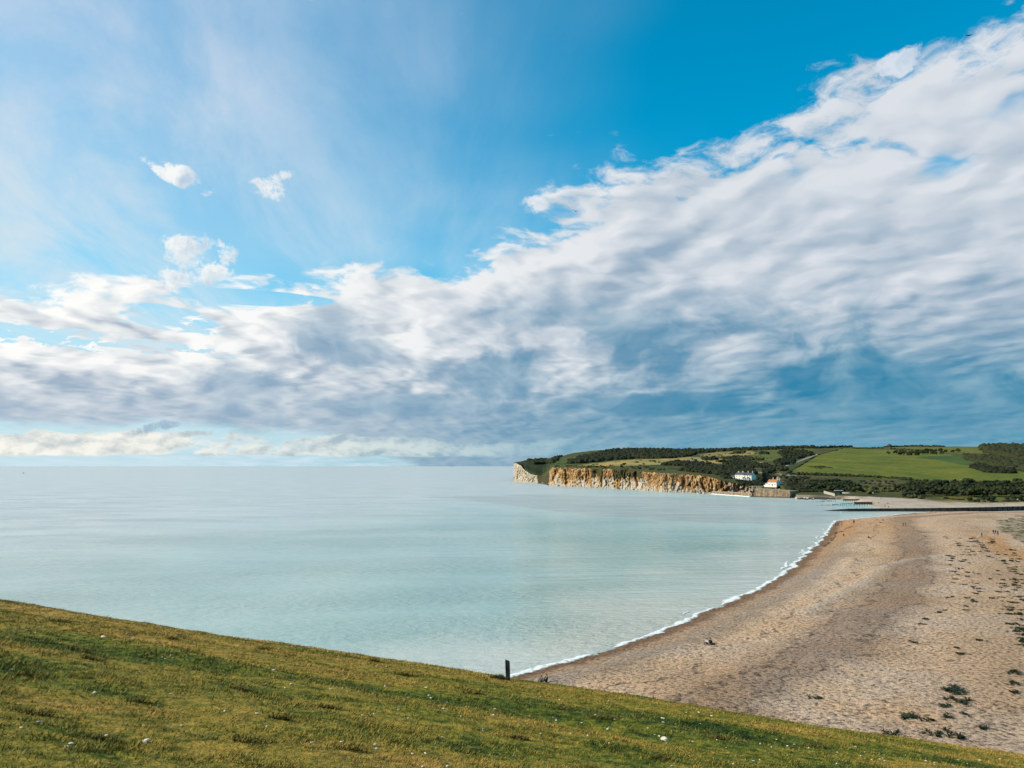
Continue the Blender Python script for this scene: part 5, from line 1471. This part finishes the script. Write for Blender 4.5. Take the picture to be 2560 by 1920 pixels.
# ------------------------------------------------------------------ plants on the shingle
M_KALE = leaf_mat('sea_kale_leaf', (0.010, 0.020, 0.012), (0.060, 0.080, 0.040), 3.0)
def kale_mesh(seed, n_leaf=15, n_cl=8):
    r = np.random.default_rng(seed); V, F = [], []; n = 0
    for c in range(n_cl):
        cx, cy = r.normal(0, 0.30, 2)
        for i in range(n_leaf):
            a = r.uniform(0, 6.28); ln = r.uniform(0.12, 0.34); w = ln * 0.32; up = r.uniform(0.10, 0.34)
            d = np.array([math.cos(a), math.sin(a)]); s = np.array([-d[1], d[0]])
            for q, (t, ww, zz) in enumerate(((0.05, 0.15, 0.0), (0.5, 1.0, 0.75), (0.85, 0.8, 0.95), (1.0, 0.1, 0.7))):
                for sg in (-1, 1):
                    p = d * ln * t + s * w * ww * sg * 0.5
                    V.append((cx + p[0], cy + p[1], zz * up - 0.01 + 0.03 * r.random()))
            for q in range(3): F.append((n + 2 * q, n + 2 * q + 1, n + 2 * q + 3, n + 2 * q + 2))
            n += 8
    return fast_mesh('kale', np.array(V), np.array(F), M_KALE)
KALE = [kale_mesh(100 + i) for i in range(5)]
def build_kale():
    r = np.random.default_rng(8)
    # big ones first, each with what marks it out; then the small clumps
    big = [((2380, 1724), 2.2, 'largest dark sea kale patch near the foot of the beach'), ((2396, 1752), 1.5, 'sea kale patch just below the largest one'), ((2364, 1764), 1.0, 'sea kale clump left below the largest patch'),
           ((2270, 1796), 1.5, 'wide dark sea kale patch nearest the grass on the left'), ((2315, 1800), 0.9, 'sea kale clump right of the wide patch near the grass'), ((2232, 1838), 1.3, 'sea kale patch touching the brow of the grass'),
           ((2380, 1838), 1.5, 'pale ringed sea kale patch close above the grass'), ((2330, 1836), 1.0, 'sparse sea kale clump left of the pale ringed patch'), ((2365, 1792), 0.9, 'thin olive sea kale clump in the lower group'),
           ((2412, 1786), 0.7, 'small sea kale clump at the right of the lower group'), ((2460, 1824), 0.9, 'lone sea kale clump at the lower right'), ((2532, 1682), 1.2, 'dark sea kale clump at the right edge, uppermost of three'),
           ((2532, 1709), 0.9, 'middle sea kale clump of three at the right edge'), ((2536, 1730), 0.9, 'lowest sea kale clump of three at the right edge'), ((2037, 1745), 0.95, 'lone sea kale clump left of the others on bare shingle'),
           ((2283, 1607), 0.9, 'lone sea kale clump at the left of the upper scatter'), ((2312, 1548), 0.7, 'sea kale clump in the middle of the upper scatter')]
    for (p, s, lab) in big:
        x, y, z = beach_point(*p)
        for _ in range(1):
            add('sea_kale', KALE[r.integers(5)], loc=(x, y, z - 0.02), rotz=r.uniform(0, 6), scale=(s * 1.25, s * 1.15, 0.9 * s ** 0.6), label=lab, category='plant', group='sea kale on the shingle')
    KL = lambda p: 'small dark sea kale clump in the trail at the far right of the shingle' if p > 2465 else 'small dark sea kale clump in the trail up the middle of the upper shingle'
    KG = lambda p: ', far right trail' if p > 2465 else ', middle trail'
    q4 = [(1190, 345), (1345, 355), (1400, 333), (1465, 377), (1200, 403), (1330, 455), (1440, 505), (1580, 527), (1235, 495), (1320, 540), (1430, 560), (1280, 600), (1230, 650), (1380, 675), (1550, 660), (1510, 705), (1560, 730), (1590, 770), (1570, 800), (1150, 858), (1215, 845), (1440, 860), (1510, 890), (1520, 910), (1430, 975), (1410, 1028), (1100, 1028), (1040, 1062), (870, 1155), (800, 1225), (1600, 1445), (1295, 1555), (1340, 1635), (1770, 862), (1735, 597), (1960, 385), (2030, 445), (2100, 468), (2060, 495), (2120, 520), (2180, 535), (2060, 595), (2100, 615), (2100, 645), (2060, 665), (2110, 690), (2080, 750), (2130, 1070), (2170, 1290), (2160, 1320), (2180, 1372), (2160, 1420), (1690, 210), (1725, 285), (2080, 270), (2060, 200), (2140, 320), (2040, 345), (1920, 348), (1250, 287), (1205, 313), (1190, 270), (2020, 190), (2060, 240), (2150, 360), (1640, 130), (1600, 100), (1560, 75), (1650, 160), (1700, 180), (1480, 40), (1520, 30), (1780, 50), (1800, 80), (1740, 100)]
    for (a, b) in q4:
        px, py = 2160 + a * 0.1808, 1340 + b * 0.1808; a_px = px
        x, y, z = beach_point(px, py); s = r.uniform(0.8, 1.35) * (1.0 if y < 220 else 1.3)
        add('sea_kale', KALE[r.integers(5)], loc=(x, y, z - 0.02), rotz=r.uniform(0, 6), scale=(s, s * 0.9, s * 0.75), label=KL(a_px), category='plant', group='small sea kale clumps on the shingle' + KG(a_px))
    for (a, b) in [(q[0], q[1]) for q in poly_points([(2470, 1372), (2560, 1392), (2600, 1560), (2560, 1640), (2520, 1560), (2490, 1450)], 17, 11, r)] + poly_points([(2360, 1340), (2440, 1338), (2470, 1372), (2420, 1400), (2385, 1370)], 15, 7, r):
        if r.random() < 0.35: continue
        a_px = a
        x, y, z = beach_point(a, b); s = r.uniform(0.6, 1.3)
        add('sea_kale', KALE[r.integers(5)], loc=(x, y, z - 0.02), rotz=r.uniform(0, 6), scale=(s * 1.2, s * 0.9, s * 0.7), label=KL(a_px), category='plant', group='small sea kale clumps on the shingle' + KG(a_px))
    # matted growth on the rough ground at the right edge
    rows = []
    for a, b in poly_points([(2492, 1302), (2560, 1292), (2700, 1288), (2700, 1392), (2600, 1374), (2548, 1352), (2505, 1328)], 9, 3.0, r):
        if fbm(np.array([a / 30]), np.array([b / 9]), 2)[0] < -0.05: continue
        x, y, z = beach_point(a, b); s = r.uniform(0.5, 1.2)
        rows.append((x, y, z - 0.05, 0.9 * s, 0.35 * s))
    V, F = clump_mesh(rows, r)
    add('salt_grass', fast_mesh('salt_grass', V, F, leaf_mat('salt_grass_leaf', (0.045, 0.05, 0.025), (0.14, 0.13, 0.07), 0.8)), kind='stuff', label='matted grey green growth on the ground right of the orange path', category='ground cover')
    # dark weed left along the last tide line
    rows = []
    line = np.array([(2062, 1366), (2076, 1356), (2090, 1342), (2088, 1332), (2112, 1328), (2116, 1320), (2134, 1316)], float)
    for a, b in resample(line, 0.9):
        if r.random() < 0.35: continue
        x, y, z = beach_point(a + r.uniform(-2, 2), b + r.uniform(-1, 1)); s = r.uniform(0.3, 1.0)
        rows.append((x, y, z - 0.03, 0.8 * s, 0.12 * s))
    V, F = clump_mesh(rows, r)
    add('tide_wrack', fast_mesh('wrack', V, F, flat('wrack', (0.02, 0.014, 0.008))), kind='stuff', label='dark seaweed left along the tide line near the tip of the beach', category='seaweed')
build_kale()

# ------------------------------------------------------------------ on the near slope
def build_post():
    x, y, z = hill_hit(1269, 1702)
    hgt = 49 / FPX * y * 1.02; w = 10.8 / FPX * y
    n = 14; ring = []
    r = np.random.default_rng(4)
    bm = bmesh.new(); prev = None
    prof = [(-0.5, -0.5), (-0.22, -0.52), (0.0, -0.47), (0.2, -0.52), (0.5, -0.49), (0.52, 0.0), (0.48, 0.45), (0.0, 0.5), (-0.48, 0.46), (-0.52, 0.0)]
    lv = np.linspace(-0.35, 1.0, 12)
    jit = r.normal(0, 0.02, (len(prof),))
    for t in lv:
        cur = []
        for (a, b), jj in zip(prof, jit):
            k = 1 + jj + 0.01 * math.sin(t * 9 + a * 5)
            top = 0.0
            zz = hgt * t
            if t == 1.0: zz = hgt * (1.0 - 0.085 * max(0, a + 0.25) / 0.75) - (0.02 if abs(b) > 0.4 else 0)
            cur.append(bm.verts.new((a * w * k + 0.035 * hgt * (0.6 - t), b * w * 0.8 * k, zz)))
        if prev:
            for i in range(len(cur)): bm.faces.new((prev[i], prev[(i + 1) % len(cur)], cur[(i + 1) % len(cur)], cur[i]))
        prev = cur
    bm.faces.new(prev)
    me = bpy.data.meshes.new('post'); bm.to_mesh(me); bm.free()
    m, nt, b = new_mat('weathered_post', 0.9, 0.15)
    P = wpos(nt); px_, py_, pz_ = sepx(nt, P)
    g = noise(nt, vec(nt, px_ * 1.0, py_, pz_ * 0.08), 45.0, 5, 0.6); g2 = noise(nt, P, 6.0, 4, 0.6)
    setc(nt, b, mixc(nt, (g * 0.7 + g2 * 0.4).sm(0.4, 0.75), (0.020, 0.018, 0.016), (0.16, 0.15, 0.13)))
    bump(nt, b, g, 0.8, 0.02); me.materials.append(m)
    add('wooden_post', me, loc=(x, y, z), rotz=0.12, label='short dark weathered wooden post on the brow of the grass slope', category='post')
    # rank grass round its foot
    rr = np.random.default_rng(6); V = []; nb = 420
    for i in range(nb):
        a = rr.normal(0, 1); bx = x - 0.30 + 0.26 * a * (1 if a < 0 else 0.6); by = y + rr.normal(0.05, 0.12)
        bz = float(hill_z(np.array([bx]), np.array([by]))[0]) - 0.02; h = rr.uniform(0.08, 0.24) * math.exp(-((bx - x + 0.28) / 0.4) ** 2) + 0.03
        an = rr.uniform(0, 6.28); ww = 0.012
        V += [(bx - ww * math.cos(an), by - ww * math.sin(an), bz), (bx + ww * math.cos(an), by + ww * math.sin(an), bz), (bx + rr.normal(0, 0.05), by + rr.normal(0, 0.05), bz + h)]
    mt = bpy.data.materials['grass_blade']
    me = fast_mesh('tuft', np.array(V), np.arange(3 * nb).reshape(nb, 3), leaf_mat('rank_grass', (0.04, 0.06, 0.012), (0.16, 0.19, 0.05), 4))
    add('grass_tuft', me, label='tuft of longer green grass left of the wooden post', category='grass tuft')
build_post()

def build_stones():
    m, nt, b = new_mat('chalk_stone', 0.9, 0.2)
    P = wpos(nt); n = noise(nt, P, 22, 5, 0.6)
    setc(nt, b, ramp(nt, n, [(0.3, (0.46, 0.40, 0.31)), (0.6, (0.78, 0.71, 0.58))])); bump(nt, b, n, 0.6, 0.02)
    meshes = [rock_mesh('stone%d' % i, 200 + i, m, 0.36, 0.6) for i in range(6)]
    r = np.random.default_rng(9)
    def put(px, py, w, lab, grp):
        if lab is None:
            w3 = 'left' if px < 850 else 'middle' if px < 1700 else 'right'
            lab = 'small white chalk stone in the short grass of the %s third of the slope' % w3; grp = 'small chalk stones, %s third of the slope' % w3
        x, y, z = hill_hit(px, py); s = max(0.02, 0.5 * w / FPX * y)
        add('chalk_stone', meshes[r.integers(6)], loc=(x, y, z + s * 0.28), rotz=r.uniform(0, 6), scale=(s * r.uniform(0.8, 1.25), s * r.uniform(0.6, 1.0), s * r.uniform(0.7, 1.3)), label=lab, category='stone', group=grp)
    G = 'chalk stones in the grass'
    marked = [(1662, 1853, 22, 'largest flat chalk stone, in the grass at bottom centre'), (1658, 1797, 10, 'round white chalk stone under the edge of the beach'), (365, 1862, 24, 'long pale chalk stone near the bottom left'), (178, 1863, 13, 'white chalk stone at the far bottom left'),
              (236, 1735, 12, 'flat chalk stone left of the middle of the slope'), (259, 1595, 13, 'large grey chalk stone near the top left of the slope'), (331, 1597, 7, 'small white chalk stone right of the large grey one'), (643, 1785, 11, 'chalk stone lying in a dark scrape'),
              (728, 1713, 10, 'flat grey chalk stone on the upper path'), (664, 1713, 9, 'flat white chalk stone left of the grey one on the upper path'), (1072, 1740, 8, 'white chalk stone in the bright green patch'), (1125, 1749, 6, 'upright white chalk stone right of the green patch'),
              (938, 1865, 12, 'white chalk stone in the heap near the bottom'), (1105, 1848, 8, 'upright white chalk flake at lower centre'), (2500, 1900, 9, 'chalk stone at the lower right under the shingle'), (2450, 1903, 10, 'flat chalk stone left of the lower right one')]
    for a in marked: put(*a, G)
    lab = None
    g6 = [(140, 785), (125, 845), (670, 875), (703, 898), (632, 920), (275, 945), (560, 675), (740, 708), (1190, 712), (1065, 845), (1185, 968), (838, 1020), (1160, 1045), (470, 1080), (1905, 828), (2020, 818), (2137, 858), (1550, 965), (1975, 1003), (1655, 1050), (25, 985), (995, 1040), (560, 1018), (940, 925)]
    for a, b in g6: put(1200 + a * 0.271, 1560 + b * 0.271, r.uniform(4.5, 8), lab, 'small ' + G)
    g8 = [(262, 367), (355, 512), (716, 520), (808, 514), (1148, 495), (1470, 512), (1508, 592), (1327, 587), (1605, 672), (1748, 664), (2015, 672), (2003, 722), (1748, 740), (1328, 758), (1060, 720), (968, 724), (1252, 688), (998, 857), (545, 765), (212, 817), (570, 948), (1080, 993), (1362, 1028), (1465, 1028), (1700, 1000), (2158, 1048), (1918, 843), (2130, 812), (1640, 1128), (1440, 1133), (800, 950), (135, 712), (1635, 625), (1598, 910)]
    for a, b in g8: put(600 + a * 0.3165, 1560 + b * 0.3165, r.uniform(4.5, 9), lab, 'small ' + G)
    g7 = [(122, 298), (208, 310), (280, 330), (1285, 524), (1305, 530), (1355, 510), (1365, 528), (90, 632), (1105, 640), (2160, 620), (2100, 738), (1348, 818), (1432, 1072), (168, 1082), (310, 1042), (1775, 950), (838, 1138), (525, 1230), (2110, 1070), (345, 960), (1250, 905)]
    for a, b in g7: put(0 + a * 0.3165, 1480 + b * 0.3165, r.uniform(4.5, 8.5), lab, 'small ' + G)
    for _ in range(46):
        px = r.uniform(1500, 2480); lim = 1745 + (px - 1500) * 0.145
        py = r.uniform(lim + 22, 1918)
        put(px, py, r.uniform(3.5, 7.5), lab, 'small ' + G)
build_stones()

def build_tussocks():
    # dark hollows and tussocks seen on the slope
    r = np.random.default_rng(12); V = []; 
    for (px, py, w) in ((200, 1630, 60), (150, 1555, 45), (225, 1650, 40), (600, 1725, 34), (430, 1600, 30), (510, 1578, 30), (660, 1625, 24), (940, 1655, 20), (820, 1772, 36), (60, 1690, 40), (700, 1800, 40), (1010, 1690, 34), (1180, 1735, 40), (350, 1760, 60), (620, 1860, 60), (1290, 1850, 40), (1500, 1800, 46), (1800, 1850, 40), (2050, 1870, 50), (90, 1790, 70), (250, 1850, 80), (880, 1880, 60), (1650, 1900, 50), (1400, 1775, 50)):
        x, y, z = hill_hit(px, py); rad = 0.5 * w / FPX * y
        k = 90
        a = r.normal(0, 0.8, (k, 2)) * np.array([rad, rad * 0.35])
        bx, by = x + a[:, 0], y + a[:, 1]; bz = hill_z(bx, by) - 0.01
        h = r.uniform(0.04, 0.10, k) * (0.7 + y / 40); an = r.uniform(0, 6.28, k); ww = 0.004 + 0.0005 * y
        tri = np.stack([np.stack([bx - ww * np.cos(an), by - ww * np.sin(an), bz], 1), np.stack([bx + ww * np.cos(an), by + ww * np.sin(an), bz], 1), np.stack([bx + r.normal(0.04, 0.05, k), by + r.normal(0, 0.05, k), bz + h], 1)], 1)
        V.append(tri.reshape(-1, 3))
    V = np.vstack(V)
    add('tussock_grass', fast_mesh('tussock', V, np.arange(len(V)).reshape(-1, 3), leaf_mat('tussock_blade', (0.10, 0.085, 0.018), (0.26, 0.18, 0.045), 3)), kind='stuff', label='longer dark tussock grass dotted over the near slope', category='grass')
build_tussocks()

# ------------------------------------------------------------------ on the water and in the air
def build_small():
    x, y = map(float, on_plane(58.5, 1183.2))
    b = add('fishing_boat', None, loc=(x, y, 0), rotz=0.3, label='tiny dark boat far out on the sea at the left', category='boat')
    n, m = 11, 7; V = []
    for i in range(n):
        t = i / (n - 1); w = 1.5 * (1 - (2 * t - 1) ** 4) + 0.02
        for j in range(m):
            a = math.pi * j / (m - 1); V.append((-4 + 8 * t, w * math.cos(a), 1.2 + 0.5 * t * t - 1.5 * math.sin(a)))
    add('hull', grid_mesh('hull', np.array(V), n, m, flat('dark_hull', (0.03, 0.035, 0.04))), parent=b)
    add('deck', mesh_from('deck', [(-4, -0.3, 1.15), (-3, -1.4, 1.15), (2.5, -1.4, 1.25), (4, 0, 1.5), (2.5, 1.4, 1.25), (-3, 1.4, 1.15), (-4, 0.3, 1.15)], [(0, 1, 2, 3, 4, 5, 6)], flat('deck_grey', (0.1, 0.1, 0.1))), parent=b)
    add('wheelhouse', box_mesh('wh', (2.0, 1.8, 1.9), flat('dark_cabin', (0.08, 0.09, 0.1)), 0.15, 0.05), parent=b, loc=(0.6, 0, 1.1))
    x, y = map(float, on_plane(1131, 1167.2))
    s = add('ship', None, loc=(x, y, 0), rotz=0.1, label='faint ship on the horizon left of the headland', category='ship')
    add('hull', mesh_from('hull', [(-60, -9, 0), (52, -9, 0), (52, 9, 0), (-60, 9, 0), (-60, -10, 9), (66, -2, 11), (66, 2, 11), (-60, 10, 9)], [(0, 1, 5, 4), (1, 2, 6, 5), (2, 3, 7, 6), (3, 0, 4, 7), (4, 5, 6, 7)], flat('grey_hull', (0.2, 0.22, 0.25))), parent=s)
    add('bridge', box_mesh('br', (14, 16, 16), flat('ship_white', (0.5, 0.5, 0.5))), parent=s, loc=(-46, 0, 9)); add('mast', box_mesh('mast', (1.5, 1.5, 14), flat('grey_hull', (0.2, 0.22, 0.25))), parent=s, loc=(30, 0, 10))
    # gulls
    M_B = flat('bird_feather', (0.03, 0.035, 0.045), 0.8, 0.3, 8)
    def bird(px, py, dist, ws, rz, bank, lab):
        p = at(px, py, dist)
        e = add('bird', None, loc=p, rotz=rz, scale=ws / 1.2, label=lab, category='bird', group='birds in the sky')
        e.rotation_euler = (bank, 0.1, rz)
        v, f = ICO2
        bv = v * np.array([0.06, 0.24, 0.055]); bv[:, 2] += 0.02 * (bv[:, 1] < -0.15); bv[:, 0] *= np.where(bv[:, 1] > 0.1, 0.5, 1)
        add('body', fast_mesh('bird_body', bv, f, M_B, True), parent=e)
        for sgn in (-1, 1):
            w = [(0.03, -0.10, 0.02), (0.03, 0.10, 0.02), (0.28, -0.14, 0.13), (0.28, 0.05, 0.12), (0.60, -0.02, 0.07), (0.60, 0.02, 0.07)]
            w = [(sgn * a, b, c) for a, b, c in w] + [(sgn * a, b, c - 0.012) for a, b, c in w]
            ff = [(0, 2, 3, 1), (2, 4, 5, 3), (6, 7, 9, 8), (8, 9, 11, 10), (0, 6, 8, 2), (2, 8, 10, 4), (1, 3, 9, 7), (3, 5, 11, 9), (4, 10, 11, 5), (0, 1, 7, 6)]
            add('wing', mesh_from('wing', w, ff, M_B), parent=e)
    bird(1439, 528, 105, 1.25, 0.4, 0.5, 'dark bird against the blue left of the cloud edge')
    bird(2423, 89, 120, 1.1, -0.4, -0.5, 'dark bird high at the upper right')
    bird(2000, 768, 260, 0.7, 0.9, 0.2, 'tiny dark bird in front of the grey cloud')
    # two white notice boards across the river
    for (px, row, lab) in ((2539, 1262, 'small white sign on a post beyond the right end of the river wall'), (2180, 1237, 'small white sign at the top of the far shingle')):
        x, y, z = land_hit(px, row)
        t = add('sign_board', None, loc=(x, y, z), rotz=-0.1, label=lab, category='sign')
        add('post', box_mesh('post', (0.14, 0.14, 1.5), M_TIMBER2), parent=t); add('board', box_mesh('board', (1.1, 0.06, 1.0), M_WHITE), parent=t, loc=(0, -0.11, 1.2))
build_small()
